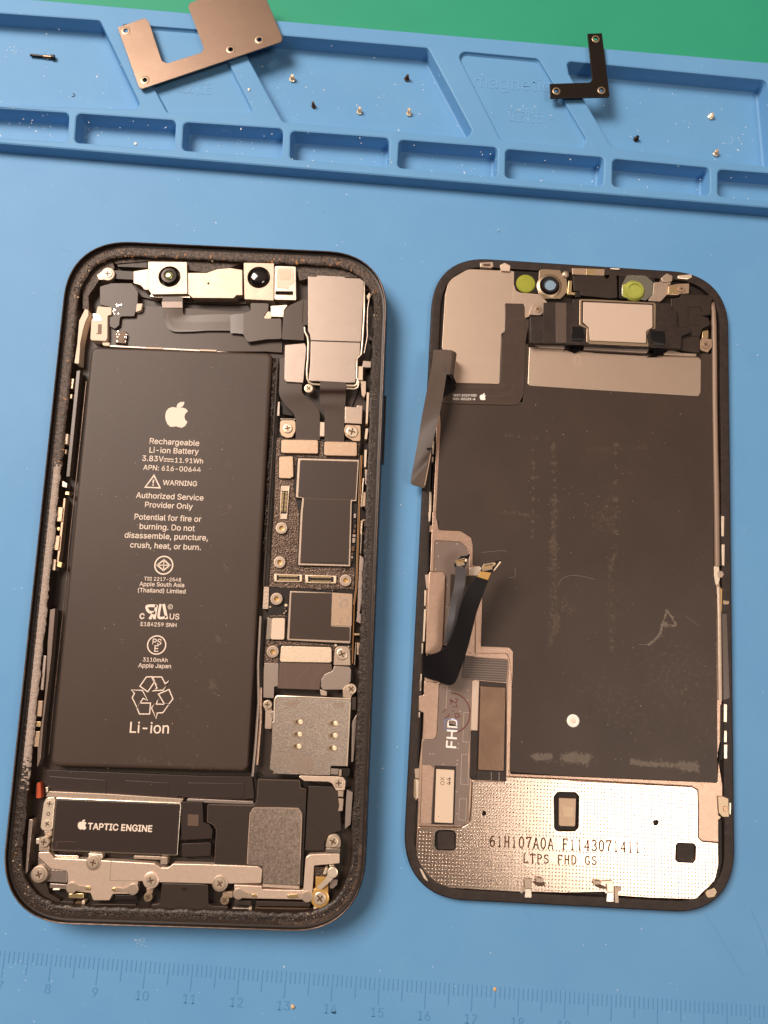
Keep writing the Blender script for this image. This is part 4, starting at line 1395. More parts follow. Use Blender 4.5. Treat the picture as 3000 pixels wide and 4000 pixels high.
port = part('charging_port', phone, 'F1332,1106 1659,1112 G250,1122 252,1288r.4 300,1302 425,1308 415,1358 0,1352 F1310,1345 1240,1340 1242,1290 1312,1280', 4.9, 1.5, 'black_plastic', r=.25, bev=.15)
part('slot', port, 'F1498,1158r.4 1510,1140 1545,1142 1558,1158r.4 1545,1172 1510,1172', 4.93, 4.7, 'deep_black', r=.3, bev=.02)


def leaf(txt_l, txt_r, zs, tip, head):
    k = MB().ribbon(txt_l, txt_r, zs, 'cream_steel', .15).build('contact_spring', phone)
    MB().poly(tip, zs[-1] + .12, zs[-1] - .2, 'gold', .3, .06).build('tip', k)
    c = pt(head, zs[0])
    MB().lathe(c, [(1.15, zs[0] - .2), (1.15, zs[0] + .06), (1.0, zs[0] + .10)], 'cream_steel', 20).build('weld', k)


leaf('F560,1112 F620,1130 F690,1135', 'F560,1175 F620,1165 F690,1168', (5.15, 5.3, 5.2), 'F672,1132 712,1138 712,1168 670,1168', 'F552,1145')
leaf('F1075,1125 F1000,1150 F925,1145', 'F1075,1188 F1000,1180 F925,1178', (5.15, 5.3, 5.2), 'F940,1145 898,1148 898,1176 940,1180', 'F1082,1158')
leaf('G520,1165 G580,1190 G640,1205', 'G510,1228 G575,1228 G640,1228', (5.05, 5.2, 5.1), 'G625,1200 670,1208 672,1230 625,1228', 'G512,1198')
leaf('G1090,1198 G1030,1200 G960,1205', 'G1090,1238 G1030,1235 G960,1238', (5.05, 5.2, 5.1), 'G1030,1200 935,1206 932,1234 1030,1236', 'G1106,1222')
arm = MB().ribbon('G1290,985 G1268,1060 G1188,1140', 'G1355,1030 G1310,1085 G1225,1162', (5.6, 5.6, 5.3), 'clip_steel', .2).build('contact_spring', phone)
MB().lathe(pt('G1325,1015', 5.7), [(1.1, 5.4), (1.1, 5.68), (.9, 5.74)], 'clip_steel', 20).build('weld', arm)
for k, (m, t, z) in enumerate((('grey_steel', 'F330,985 516,998 512,1105 325,1092', 4.3), ('grey_steel', 'F362,1108 512,1118 510,1160 360,1150', 4.0), ('gold', 'F526,1198 655,1194 656,1240 524,1234', 4.4),
                              ('black_plastic', 'F450,1262 570,1265 568,1312 452,1308', 4.4), ('recess_dark', 'F580,1268 650,1268 648,1312 580,1312', 4.3), ('black_plastic', 'F720,1285 1110,1290 1110,1325 720,1320', 4.4),
                              ('circuit_black', 'F925,1210 1115,1212 1112,1250 925,1248', 4.2), ('cream_plate', 'F640,1258 668,1258 665,1290 640,1290', 4.7), ('clip_steel', 'F390,1155 450,1155 448,1168 388,1168', 4.3),
                              ('tan_plate', 'F1200,1152 1255,1152 1250,1198 1198,1195', 4.2), ('tan_plate', 'G374,1180 462,1180 460,1232 374,1230', 4.2), ('black_plastic', 'G664,1262 1132,1270 1130,1310 664,1305', 4.3),
                              ('recess_dark', 'G655,1316 1130,1322 1125,1385 655,1375', 3.9), ('grey_steel', 'G460,1318 610,1322 608,1372 458,1368', 4.3), ('black_plastic', 'G475,1255 625,1260 620,1298 478,1292', 4.2),
                              ('cream_plate', 'G598,1318 628,1318 625,1348 598,1346', 4.6), ('grey_steel', 'G1300,1070 1370,1075 1365,1120 1330,1155 1300,1150', 4.4), ('steel', 'F375,862 612,868 612,895 400,888', 4.0),
                              ('cream_plastic', 'G1160,1320 1240,1298 1290,1300 1250,1335 1165,1345', 4.6), ('bright_steel', 'G1340,950 1300,950 1292,985 1345,990', 5.2), ('clip_steel', 'G1262,975 1288,975 1270,1030 1240,1030', 5.0))):
    part('small_fitting', phone, t, z, 1.5, m, r=.15, bev=.08)
screw(phone, 'F1212,1228', 4.4, .95, 'rim_gold')
screw(phone, 'G392,1255', 4.4, .95, 'rim_gold')
screw(phone, 'G1378,240', 5.35, .8)

# ------- fittings along both flanks
for m, t, z in (('cream_plastic', 'Z405,513 426,517 412,786 395,784', 5.6), ('cream_plastic', 'Z395,826 418,828 405,922 386,916', 5.5), ('cream_plastic', 'Z385,1010 406,1012 398,1162 381,1160', 5.5),
                ('tan_plate', 'Z372,1380 397,1376 391,1502 357,1500', 5.4), ('tan_plate', 'Z370,1612 391,1612 381,1742 358,1740', 5.4), ('bright_steel', 'Z372,1252 384,1258 362,1508 352,1505', 5.6),
                ('bright_steel', 'Z350,1850 360,1650 368,1652 354,1910 346,1908', 5.6), ('grey_steel', 'Z345,1920 384,1960 370,2210 330,2212', 5.3), ('grey_steel', 'Z388,1180 410,1180 405,1320 392,1310', 5.3),
                ('grey_steel', 'Z375,240 442,248 440,300 365,298', 5.2), ('black_plastic', 'Z420,30 470,40 465,75 425,60', 5.6), ('cream_steel', 'Z348,410 398,420 396,520 380,560 362,540', 5.0),
                ('grey_steel', 'D1350,560 1405,600 1390,1040 1345,1300 1310,1340 1330,900', 5.2), ('tan_plate', 'D1360,108 1412,112 1402,290 1350,288', 5.4), ('tan_plate', 'D1310,1690 1352,1700 1342,1852 1306,1850', 5.4),
                ('grey_steel', 'D1318,1290 1385,1340 1355,1450 1300,1420', 5.3), ('gold', 'D1275,1570 1350,1575 1345,1600 1272,1600', 5.3), ('bright_steel', 'D1290,1690 1302,1692 1282,1985 1268,1980', 5.5),
                ('grey_steel', 'E1370,800 1372,820 1330,1410 1300,1420 1310,900', 4.6), ('black_plastic', 'E1305,580 1368,570 1362,745 1300,740', 5.0), ('grey_steel', 'G1450,300 1500,320 1480,600 1430,640 1440,400', 5.4),
                ('flex_brown', 'X330,330 362,322 270,1245 240,1242', 5.3), ('tan_plate', 'X275,396 308,396 296,482 268,482', 5.5), ('cream_plastic', 'X242,362 275,364 268,415 238,412', 5.3), ('bright_steel', 'X228,478 262,474 258,492 228,494', 5.4),
                ('tan_plate', 'X262,530 294,532 288,568 260,566', 5.4), ('cream_plastic', 'X222,560 255,558 250,598 220,596', 5.4), ('bright_steel', 'X215,655 244,658 240,682 218,680', 5.4), ('cream_plastic', 'X222,872 258,874 250,962 214,960', 5.5),
                ('bright_steel', 'X186,962 214,958 208,1010 190,1000', 5.3), ('tan_plate', 'X214,1008 244,1010 240,1048 210,1046', 5.4), ('cream_plastic', 'X178,1040 204,1042 200,1076 176,1072', 5.4),
                ('grey_steel', 'X205,1275 250,1300 245,1340 205,1330', 5.3), ('gold', 'X235,1370 268,1375 264,1402 230,1400', 5.2), ('tan_plate', 'X160,1505 212,1510 200,1632 154,1630', 5.5), ('gold', 'X146,1680 186,1680 182,1710 144,1708', 5.3),
                ('tan_plate', 'X132,1752 186,1756 172,1880 120,1876', 5.5), ('tan_plate', 'X218,1430 236,1430 190,1880 172,1990 158,1985', 5.2), ('cream_steel', 'X120,1955 152,1960 145,2055 112,2050', 5.3), ('gold', 'X165,1975 205,1985 195,2030 160,2020', 5.2),
                ('flex_grey', 'Y322,402 366,392 330,830 300,1080 262,1400 240,1690 208,1780 215,1600 256,1330 290,1000 300,700', 5.3), ('tan_plate', 'Y215,1190 258,1192 246,1326 203,1324', 5.5),
                ('gold', 'Y195,1370 240,1370 236,1416 192,1412', 5.5), ('tan_plate', 'Y188,1455 235,1452 222,1588 175,1585', 5.5), ('grey_steel', 'Y265,800 290,800 262,1098 238,1096', 5.4)):
    part('flank_fitting', phone, t, z, 3.2, m, r=.1, bev=.06)
b = MB()
b.tube([pt(t, 4.9) for t in ('Z362,1060', 'Z345,1450', 'Z332,1800', 'Z318,2205', 'D1275,1200', 'D1260,1600', 'D1250,1960')], .13, 'copper_wire', 6)
b.tube([pt(t, 4.9) for t in ('Z350,1060', 'Z333,1450', 'Z322,1800', 'Z308,2205', 'D1262,1200')], .10, 'rim_gold', 6)
b.build('ground_strip', phone)
b = MB()
b.tube([pt(t, 5.7) for t in ('Z440,660', 'Z448,740', 'Z456,790', 'Z452,880', 'Z436,930', 'Z432,980')], .13, 'clip_steel', 6)
b.build('spring_wire', phone)

# ------------------------------------------------------------------ the removed display panel, face down
DP = (45.4649, 21.6222, 0.09173)
disp = thing('display_panel', 'removed phone display lying face down, metal back and ribbon cables showing', 'display panel', (DP[0], DP[1], 0))
DO = rounded_rect(72.39, 147.53, 14.0, 16)


def dring(d, z):
    return [(x, y, z) for x, y in place(inset(DO, d), DP)]


b = MB()
b.loft([dring(0.5, 0.0), dring(0.1, 0.25), dring(0.0, 0.6), dring(0.0, 1.75), dring(0.12, 1.92), dring(0.3, 2.0)], 'panel_brown', cap0=True)
b.loft([dring(0.3, 2.0), dring(1.5, 1.98), dring(2.15, 1.9), dring(2.25, 1.2), dring(2.3, 0.9)], 'panel_brown')
b.build('frame', disp)
MB().loft([dring(2.2, 0.85), dring(2.3, 0.9)], 'deep_black', cap1=True).build('glass_back', disp)

LOW_HOLES = ('M790,640r.4 808,632r.4 828,640r.4 826,672r.4 808,682r.4 790,674', 'N826,735r.5 842,716r.5 872,716r.5 890,735r.5 872,770r.5 842,770', 'M350,850r1 375,810r1 530,812r1 550,850 545,985r1 525,1002 370,998r1 348,960', 'M1450,500r1 1490,455r.8 N120,458r1 150,500 145,790r1 110,825 M1490,825r.8 1455,800r.8', 'N1040,950r.8 1060,925r.8 1210,932r.8 1232,960 1228,1085r.8 1205,1118 1060,1112r.8 1035,1085')
# metal back: a copper-coloured tray with the film on it
back = part('metal_tray', disp, 'K385,0 425,0 452,190 700,200 830,330 825,580 925,600 925,1450 1215,1465 1260,1510 L1245,900 1225,1030 N1428,372 a445,2200 440,1000 I1380,950 1420,930 1424,1422 a465,0 470,440 455,700 480,1000 488,2212 N1450,0 1430,120 1475,400 1475,500 1437,520 1430,600 1440,680 1470,690 1437,720 1440,1180 1385,1320 1310,1370 1230,1455 800,1440 400,1415 380,1385 0,1395 M1260,1385 1110,1385 400,1345 215,1180 175,1050 190,700 L240,950 275,640 295,360 235,340 240,185 295,180 K300,1780 320,1545 315,850 325,690 360,650 385,220 340,215 342,148 385,145', 1.70, 1.0, 'copper_steel', r=.25, bev=.1, holes=LOW_HOLES)
part('film', disp, 'K422,0 425,78 452,100 455,190 690,203r1.6 800,270r1.2 822,350r1.2 824,577 895,585r.6 925,640r1 925,960 910,1452 1215,1465r1 1255,1510 L1245,0 1223,1012 N0,310 1426,371 a446,2200 440,1000 437,900 418,720 415,0 I1376,952 1270,948 0,880 H1300,870 1070,862 1050,1400 J490,762 450,1400', 1.86, 1.5, 'graphite_film', r=.25, bev=.05)
film = bpy.data.objects['film']
b = MB()
for t, w, n in (('W1195,960 1198,1080', .30, 60), ('W1197,1080 1198,1130 1194,1180', .42, 110), ('W1193,1170 1199,1230', .5, 90), ('W1199,1180 1196,1290 1190,1390', .40, 110), ('W1202,1330 1200,1365', .45, 110), ('W1152,1000 1150,1160', .22, 60),
                ('W1330,960 1328,1200', .3, 90), ('W1320,1210 1322,1400', .35, 80), ('W1085,1105 1160,1115', .25, 30), ('W1090,940 1180,950', .25, 20), ('W1410,1420 1480,1500', 3.2, 160), ('W1280,1480 1400,1560', 3.5, 160), ('W1500,1400 1520,1600', 2.6, 110), ('W1210,1300 1235,1320', 1.0, 40), ('W1300,1120', 1.8, 60)):
    smear(b, t, w, int(n * 1.7), 1.872, 'scuff')
b.build('scuff_mark', film)
b = MB()
b.line('W1205,1265 1215,1250 1235,1243 1258,1245 1285,1252', .09, 1.884, 'scratch_mark', smooth=5)
b.line('W1402,1392 1422,1372 1432,1345 1440,1320', .13, 1.888, 'scratch_mark', smooth=5)
b.line('W1440,1320 1450,1332 1460,1350', .13, 1.889, 'scratch_mark', smooth=5)
b.line('W1428,1350 1440,1348 1460,1352', .11, 1.8895, 'scratch_mark')
smear(b, 'W1402,1392 1425,1370 1440,1320', .12, 120, 1.884, 'scuff_pale')
smear(b, 'W1440,1320 1450,1332 1460,1348', .12, 70, 1.884, 'scuff_pale')
smear(b, 'W1440,1345 1430,1352 1460,1352', .14, 60, 1.884, 'scuff_pale')
b.line('W1380,1392 1402,1392', .10, 1.885, 'scratch_mark')
b.line('K915,437 1150,418 1190,440', .09, 1.885, 'scratch_mark', smooth=4)
b.line('K1275,600 1275,700 1200,705', .09, 1.885, 'scratch_mark', smooth=4)
b.line('W1480,1330 1510,1352', .07, 1.885, 'scratch_mark')
b.build('scratch', film)
b = MB()
text(b, 'Rechargeable', 'W1268,978', 'W1398,972', 1.888, 'scuff', 0, mirror=True)
for k, (s, x0_, x1_, y) in enumerate((('3.83V', 1300, 1345, 1060), ('616', 1312, 1342, 1082), ('2217', 1308, 1344, 1106), ('2548', 1310, 1342, 1126), ('US', 1315, 1340, 1145), ('only', 1310, 1345, 1268), ('burn', 1312, 1346, 1290), ('JAP', 1310, 1345, 1332))):
    text(b, s, 'W%d,%d' % (x0_, y), 'W%d,%d' % (x1_, y - 1), 1.888, 'scuff', 0, mirror=True)
for c_, r in (('W1330,1225', 1.7), ('W1328,1383', 1.5)):
    c = pt(c_, 1.888)
    b.stroke(circle(c, r, 28), .12, 1.888, 'scuff', True)
b.build('faint_imprint', film)
b = MB()
for t, w, n in (('L1480,850 1560,850 1659,845', .32, 170), ('N20,145 120,140 230,155', .55, 330), ('N640,180 760,195 900,205 1100,215', .30, 260), ('N1100,212 1170,225 1230,228', .45, 200)):
    smear(b, t, w, int(n * 1.5), 1.886, 'scuff_pale')
b.build('glue_smear', film)
hole = pt('W1238,1557', 1.9)
MB().lathe(hole, [(1.42, 1.84), (1.40, 1.95), (1.15, 2.02), (.88, 2.02), (.85, 1.90)], 'pure_white_ink', 24).build('white_bush', film)
MB().lathe(hole, [(.62, 1.86), (.60, 2.03), (.1, 2.05)], 'white_ink', 12).build('bush_core', film)

# lower stamped plate with the grid of dots
low = part('dotted_plate', disp, 'M700,352 1010,368 1022,318 1659,360 N0,352 1190,412r.9 1250,445r1 1252,880r1 1290,918 1435,930 1440,1180 1385,1320 1310,1370 1230,1455 800,1440 400,1415 380,1385 0,1395 M1260,1385 1110,1385 400,1345 280,1260r2 210,1160r2 178,1050 200,785 600,790r1 680,740r1 690,600', 1.82, 1.1, 'dotted_steel', r=.25, bev=.12,
           holes=LOW_HOLES)
b = MB()
b.poly('M375,820 535,825 540,990 380,990', 1.2, 1.0, 'panel_black', .5, .02)
b.build('foam_pad', disp)
b = MB()
b.poly('N1050,935 1215,940 1220,1108 1048,1104', 1.2, 1.0, 'panel_brown', .5, .02)
b.build('foam_pad', disp)
outline, _ = pts('M735,370 1010,380 1030,338 1659,376 N0,372 1180,425 1232,460 1236,895 1290,935 1420,945 1420,1175 1370,1305 1300,1355 1225,1440 800,1425 400,1400 375,1370 0,1380 M1260,1370 1110,1370 410,1330 290,1245 225,1150 195,1050 205,810 600,812 700,750 725,600', 1.8)
wells = [pts(h, 1.8)[0] for h in LOW_HOLES]
b = MB()
wells = [inset(clean(h), -0.35) for h in wells]
wells += [pts(h, 1.8)[0] for h in ('M850,855 N725,905 725,1035 M850,970', 'M1160,1020 N325,1045 325,1145 M1160,1120')]   # the laser has burnt the dots away under the lettering
pitch = 0.745
for i in range(-48, 49):
    for k in range(-100, -60):
        q = place([(i * pitch, k * pitch)], DP)[0]
        if not inside(q, outline) or any(inside(q, h) for h in wells):
            continue
        b.loft([[(q[0] + r * cos(a), q[1] + r * sin(a), z) for a in (0, 1.047, 2.094, 3.142, 4.189, 5.236)] for r, z in ((.20, 1.815), (.13, 1.855), (.05, 1.878))], 'dotted_steel', cap1=True)
b.build('raised_dots', low, angle=180)
chip = part('sensor_chip', disp, 'M1502,515 1650,520 N120,520 112,780 M1500,775', 1.75, 1.0, 'tan_plate', r=.4, bev=.08)
part('chip_mark', chip, 'M1540,595 1635,600 1632,690 1540,685', 1.76, 1.7, 'rim_gold', r=.05, bev=0)
b = MB()
b.line('M1020,318 N0,340 1190,408 1245,440 1252,600 1250,880 1285,915 1435,928', .28, 1.835, 'laser_mark', smooth=0)
b.line('M205,775 600,785 670,745 688,600 698,352', .22, 1.836, 'laser_mark')
b.build('pressed_groove', low)

# laser-etched serif lettering, drawn stroke by stroke
GL = {
    '0': [[(1, 2), (.6, 5), (1, 8), (2, 9.6), (3, 10), (4, 9.6), (5, 8), (5.4, 5), (5, 2), (4, .4), (3, 0), (2, .4), (1, 2)]],
    '1': [[(1.6, 8.2), (3, 10), (3, 0)], [(1.6, 0), (4.4, 0)]],
    '3': [[(.8, 8.4), (1.6, 9.6), (3, 10), (4.6, 9.2), (5, 7.6), (4.4, 6), (2.6, 5.3), (4.6, 4.6), (5.4, 2.8), (4.8, .8), (3, 0), (1.3, .4), (.6, 1.8)]],
    '4': [[(4.2, 0), (4.2, 10), (.4, 3), (5.8, 3)], [(3.2, 0), (5.2, 0)]],
    '6': [[(5, 8.8), (4, 10), (2.6, 9.4), (1.2, 7), (.7, 4), (1, 1.6), (2.2, .1), (3.6, 0), (5, 1.2), (5.4, 3.2), (4.8, 5.2), (3.2, 5.9), (1.6, 5), (.8, 3.4)]],
    '7': [[(.8, 8), (.8, 10), (5.4, 10), (3, 4), (2.6, 0)]],
    'A': [[(.6, 0), (3, 10), (5.4, 0)], [(1.5, 3.4), (4.5, 3.4)], [(-.1, 0), (1.4, 0)], [(4.5, 0), (6.1, 0)]],
    'D': [[(1, 0), (1, 10)], [(.2, 10), (3, 10), (4.8, 8.8), (5.6, 5), (4.8, 1.2), (3, 0), (.2, 0)]],
    'F': [[(1.2, 0), (1.2, 10)], [(.4, 10), (5.2, 10), (5.2, 8.2)], [(1.2, 5.2), (4, 5.2), (4, 4.2)], [(.4, 0), (2.4, 0)]],
    'G': [[(5.2, 7.6), (4.6, 9.4), (3, 10), (1.4, 8.8), (.6, 5), (1.4, 1.2), (3, 0), (4.8, .6), (5.2, 2), (5.2, 4.2)], [(3.6, 4.2), (5.8, 4.2)]],
    'H': [[(1, 0), (1, 10)], [(5, 0), (5, 10)], [(1, 5.2), (5, 5.2)], [(.2, 0), (1.8, 0)], [(.2, 10), (1.8, 10)], [(4.2, 0), (5.8, 0)], [(4.2, 10), (5.8, 10)]],
    'L': [[(1.2, 10), (1.2, 0)], [(.4, 10), (2.2, 10)], [(.4, 0), (5.2, 0), (5.2, 2)]],
    'P': [[(1.2, 0), (1.2, 10)], [(.4, 10), (3.6, 10), (5.2, 8.8), (5.2, 6.6), (3.6, 5.2), (1.2, 5.2)], [(.4, 0), (2.2, 0)]],
    'S': [[(5, 8), (4.8, 9.4), (3, 10), (1.3, 9.2), (.8, 7.6), (1.6, 6), (4.4, 4.6), (5.3, 2.8), (4.6, .8), (3, 0), (1.2, .5), (.8, 2.2)]],
    'T': [[(3, 0), (3, 10)], [(.4, 8.2), (.4, 10), (5.6, 10), (5.6, 8.2)], [(2, 0), (4, 0)]],
    'M': [[(.6, 0), (.6, 10), (3, 3), (5.4, 10), (5.4, 0)]],
    'C': [[(5.2, 7.6), (4.6, 9.4), (3, 10), (1.4, 8.8), (.6, 5), (1.4, 1.2), (3, 0), (4.8, .6), (5.2, 2.4)]],
}


def serif(b_, s, a, c, z, w, hk, m):
    p0, p1 = pt(a, z), pt(c, z)
    u = p1 - p0
    k = u.length / (len(s) * 8 - 2)
    u.normalize()
    n = Vector((-u.y, u.x, 0))
    for i, ch in enumerate(s):
        for j, st in enumerate(GL.get(ch, [])):
            path = [p0 + u * ((x + i * 8) * k) + n * (y * k * hk) for x, y in st]
            b_.stroke([(q.x, q.y) for q in path], w, z + j * 3e-4, m)


b = MB()
serif(b, '61H107A0A F1143071411', 'M858,962', 'N716,1022', 1.86, .30, 1.10, 'laser_mark')
serif(b, 'LTPS FHD GS', 'M1170,1112', 'N312,1134', 1.86, .26, .92, 'laser_mark')
b.build('etched_lettering', low)

# contact clips along the near edge, with glimpses of the comb of copper tracks
b = MB()
x = 740
while x < 1659:
    if not (1120 < x < 1260):
        y = 1385 + (x - 740) * .035 + 20
        h = random.uniform(12, 34)
        if random.random() < .75:
            b.line('M%d,%d %d,%d' % (x, y, x - 1, y + h), random.choice((.08, .12, .2)), 1.15, random.choice(('copper_wire', 'copper_wire', 'amber', 'recess_dark')))
    x += random.choice((6, 8, 11, 16))
x = 0
while x < 790:
    if not (370 < x < 540):
        y = 1412 + x * .047 + 12
        h = random.uniform(12, 34)
        if random.random() < .7:
            b.line('N%d,%d %d,%d' % (x, y, x - 1, y + h), random.choice((.08, .12, .2)), 1.15, random.choice(('copper_wire', 'copper_wire', 'amber', 'recess_dark')))
    x += random.choice((6, 8, 11, 16))
b.build('copper_track', disp)
for lst in ((('e350,312 420,312 415,408 355,405', 2.3, 'cream_steel'), ('e358,405 416,408 422,492 352,490', 2.0, 'bright_steel'), ('e322,375 350,378 335,500 305,502', 1.9, 'cream_steel'), ('e462,308 530,312 525,352 460,348', 2.6, 'cream_steel'), ('e415,345 540,350 545,382 480,385', 2.4, 'recess_dark')),
            (('e1000,334 1065,336 1062,368 985,372', 2.5, 'cream_steel'), ('e975,370 1062,372 1110,395 1105,410 1050,405', 2.2, 'recess_dark'), ('e1062,336 1172,334 1180,360 1115,365 1065,356', 2.3, 'clip_steel'), ('e1115,352 1182,352 1178,440 1118,438', 2.4, 'clip_steel'), ('e1116,440 1178,442 1180,530 1108,528', 2.0, 'bright_steel'), ('e1185,388 1252,392 1248,430 1222,430 1228,540 1190,540', 2.2, 'cream_steel'))):
    root = None
    for t, z, m in lst:
        q = part('contact_clip' if root is None else 'clip_leaf', root or disp, t, z, 1.0, m, r=.2, bev=.08)
        root = root or q
for t in ('M482,1350 570,1352 565,1385 480,1382', 'N818,1455 1035,1462 1030,1480 822,1475', 'N1128,1465 1215,1468 1200,1490 1130,1488'):
    part('edge_tab', disp, t, 1.6, 1.0, 'clip_steel', r=.15)
text(MB_ := MB(), 'C', 'M508,1370', 'M532,1371', 1.62, 'laser_mark', .02)
MB_.build('printed_lettering', disp)

# ------- upper left plate, earpiece and sensors
up = part('upper_plate', disp, 'H330,400r4 365,270r4 540,168r3 640,172 960,186 962,300 985,365r1 1020,385 1190,400 1270,465 1250,590 1115,600 1062,630 1062,490 885,485 885,740 850,770 832,1232 430,1222 300,892', 1.80, 1.0, 'warm_plate', r=.3, bev=.06)
b = MB()
b.line('H962,190 960,400 948,465', .12, 1.81, 'foam_tan')
b.line('H1000,392 1190,405', .10, 1.81, 'foam_tan')
b.build('pressed_groove', up)
part('lower_shelf', disp, 'H1108,882r.4 1300,905 1659,935 I300,945 700,968 1080,975 1240,978r.8 1278,1005r.8 1274,1310 1255,1343r.8 1235,1344 H1659,1284 1110,1248r.5 1094,1230', 1.96, 1.0, 'warm_plate', r=.3, bev=.12)
shelf = bpy.data.objects['lower_shelf']
b = MB()
for c_, r1, r2 in (('H1555,1015', 30, 48), ('I133,1010', 30, 50)):
    uv, _, zn = px(c_, 'S')
    w = P(uv, 1.97)
    b.stroke([(w.x + r1 / 2.37 / 16.6 * cos(q), w.y + r2 / 2.37 / 16.6 * sin(q)) for q in [i * pi / 12 for i in range(24)]], .12, 1.972, 'foam_tan', True)
    break
b.build('pressed_oval', shelf)
# side strip on the right edge
b = MB()
b.tube([pt(t, 1.75) for t in ('I1375,480', 'I1388,560', 'I1395,700', 'I1400,1000', 'I1402,1420', 'a440,200', 'a445,690')], .60, 'tan_muted', 10)
b.tube([pt(t, 1.7) for t in ('a455,870', 'a462,1100', 'a466,1500', 'a470,1850')], .55, 'cream_steel', 10)
b.build('edge_rail', disp)
for t, z, m in (('a485,255 508,258 505,432 484,432', 2.05, 'clip_steel'), ('a486,500 512,502 508,690 488,680', 2.05, 'clip_steel'), ('a505,1880 532,1885 530,2040 503,2035', 2.05, 'clip_steel'), ('a508,2110 530,2115 530,2212 505,2212', 2.05, 'clip_steel'),
                ('N1490,20 1520,20 1518,150 1490,150', 2.05, 'clip_steel'), ('a420,690 462,690 470,800 455,850 432,850 420,770', 2.0, 'clip_steel'), ('a448,735 490,730 505,760 490,788 452,790', 2.1, 'cream_steel'),
                ('a440,930 528,930 535,1080 460,1090', 2.02, 'panel_black'), ('a468,880 490,885 485,1090 470,1090', 2.12, 'amber'), ('a495,985 550,990 548,1020 500,1022', 2.08, 'rim_gold'),
                ('a490,1100 530,1100 555,1830 500,1850', 2.03, 'flex_brown'), ('N1430,500 1475,498 1530,520 1535,690 1475,690 1440,650', 2.02, 'rim_gold'), ('N1480,590 1525,595 1522,640 1485,640', 2.1, 'screw_bronze'), ('N1540,560 1556,560 1552,670 1540,665', 2.1, 'clip_steel'),
                ('N1330,1370 1400,1345 1425,1385 1400,1430 1340,1440 1315,1400', 2.03, 'rim_gold'), ('N1355,1365 1400,1370 1390,1420 1350,1410', 2.12, 'foam_tan'), ('N1500,720 1545,725 1540,770 1500,765', 2.03, 'panel_black'),
                ('M165,245 210,240 205,330 170,335', 2.03, 'cream_steel'), ('M160,340 205,335 208,470 180,545 155,500', 2.05, 'rim_gold'), ('M175,350 205,350 200,520 180,520', 2.12, 'clip_steel'),
                ('M205,1160 235,1180 300,1300 250,1260', 2.0, 'clip_steel'), ('K345,0 370,0 362,95 345,110', 2.04, 'clip_steel'), ('K305,680 350,670 345,830 320,830', 2.0, 'cream_steel'), ('K300,845 320,845 312,1010 296,1020', 2.05, 'clip_steel'),
                ('K296,1050 318,1050 300,1400 280,1400', 2.05, 'clip_steel'), ('K270,1420 285,1420 278,1530 268,1530', 2.05, 'clip_steel'), ('K258,1750 272,1750 264,1910 250,1910', 2.05, 'clip_steel'), ('L250,20 268,20 262,130 250,140', 2.05, 'clip_steel'), ('L238,365 252,370 246,425 236,420', 2.05, 'clip_steel'),
                ('J388,1180 405,1160 398,1310 382,1310', 2.04, 'clip_steel'), ('J378,1340 398,1340 392,1395 378,1395', 2.04, 'clip_steel'), ('J378,1420 390,1420 372,1700 358,1720 348,1936 372,1936', 2.04, 'clip_steel')):
    part('edge_fitting', disp, t, z, 1.0, m, r=.12, bev=.06)
for t in ('J425,900 470,880 475,1000 425,1936 392,1936 405,1700 425,1200',):
    part('edge_flange', disp, t, 1.82, 1.0, 'copper_steel', r=.1)
b = MB()
for t, w in (('K335,150 338,640', .35), ('L255,300 225,900', .4), ('L225,1330 190,1800', .4), ('a468,240 478,690', .5), ('a490,1890 486,2212', .5), ('N1465,160 1470,0', .5), ('N1455,720 1460,1100 1420,1280 1330,1380', .5)):
    b = MB()
    b.line(t, w, 2.004, 'deep_black')
    b.build('edge_gap', disp)

# earpiece block
ear = part('earpiece', disp, 'H1116,605 1240,602r.5 1262,560r.5 1268,470 1510,482 I90,445 150,440 860,478 1000,485 1005,540r.3 1055,560 1060,700 1175,712 1185,755 1100,790 1095,905 980,900 500,888 0,860 H1500,862 1118,856', 4.2, 1.2, 'panel_brown', r=.2, bev=.15)
for t, m, z in (('H1240,480 1350,478 1352,850 1235,850', 'panel_black', 4.24), ('H1352,478 1450,482 1450,850 1355,850', 'flex_brown', 4.22)):
    part('tape_band', ear, t, z, 4.1, m, r=.05, bev=.02)
rimp = part('speaker_rim', ear, 'I152,445r.5 300,448 850,478 860,500 855,720 800,725r.6 775,790 795,885 245,860r.3 215,840 218,720 150,690r.6', 4.35, 3.5, 'rim_gold', r=.3, bev=.08)
part('speaker_groove', rimp, 'I170,460 835,490 838,718r.6 778,735r.6 776,860 238,835r.3 240,720r.6 168,672', 4.36, 4.3, 'panel_brown', r=.25, bev=.02)
part('speaker_plate', rimp, 'I186,472 826,500 828,708r.6 770,740r.6 768,853 246,830 240,710r.6 184,662', 4.45, 4.2, 'foam_tan', r=.2, bev=.08)
for l_, r_, c_ in (('I85,700 I84,770 I80,830 I90,900 I30,920', 'I185,705 I195,790 I180,835 I175,905 I110,950', 'I78,690 190,705 210,740 200,805 90,800 75,760'), ('I815,735 I812,800 I835,870 I830,950 I770,985', 'I940,745 I945,830 I930,880 I920,950 I860,985', 'I812,760r.6 850,735 930,742r.6 945,790 940,850 815,848')):
    k = part('flexible_strap', ear, c_, 4.5, 4.2, 'panel_brown', r=.4, bev=.06)
    MB().ribbon(l_, r_, (4.5, 4.55, 4.3, 3.0, 2.1), 'flex_black', .12).build('bent_strap', k)
part('front_lip', ear, 'H1140,860 1440,868 1435,905 1200,895', 3.0, 1.9, 'grey_steel', r=.1)
part('front_lip', ear, 'I195,870 800,905 775,945 190,912', 3.0, 1.9, 'grey_steel', r=.1)
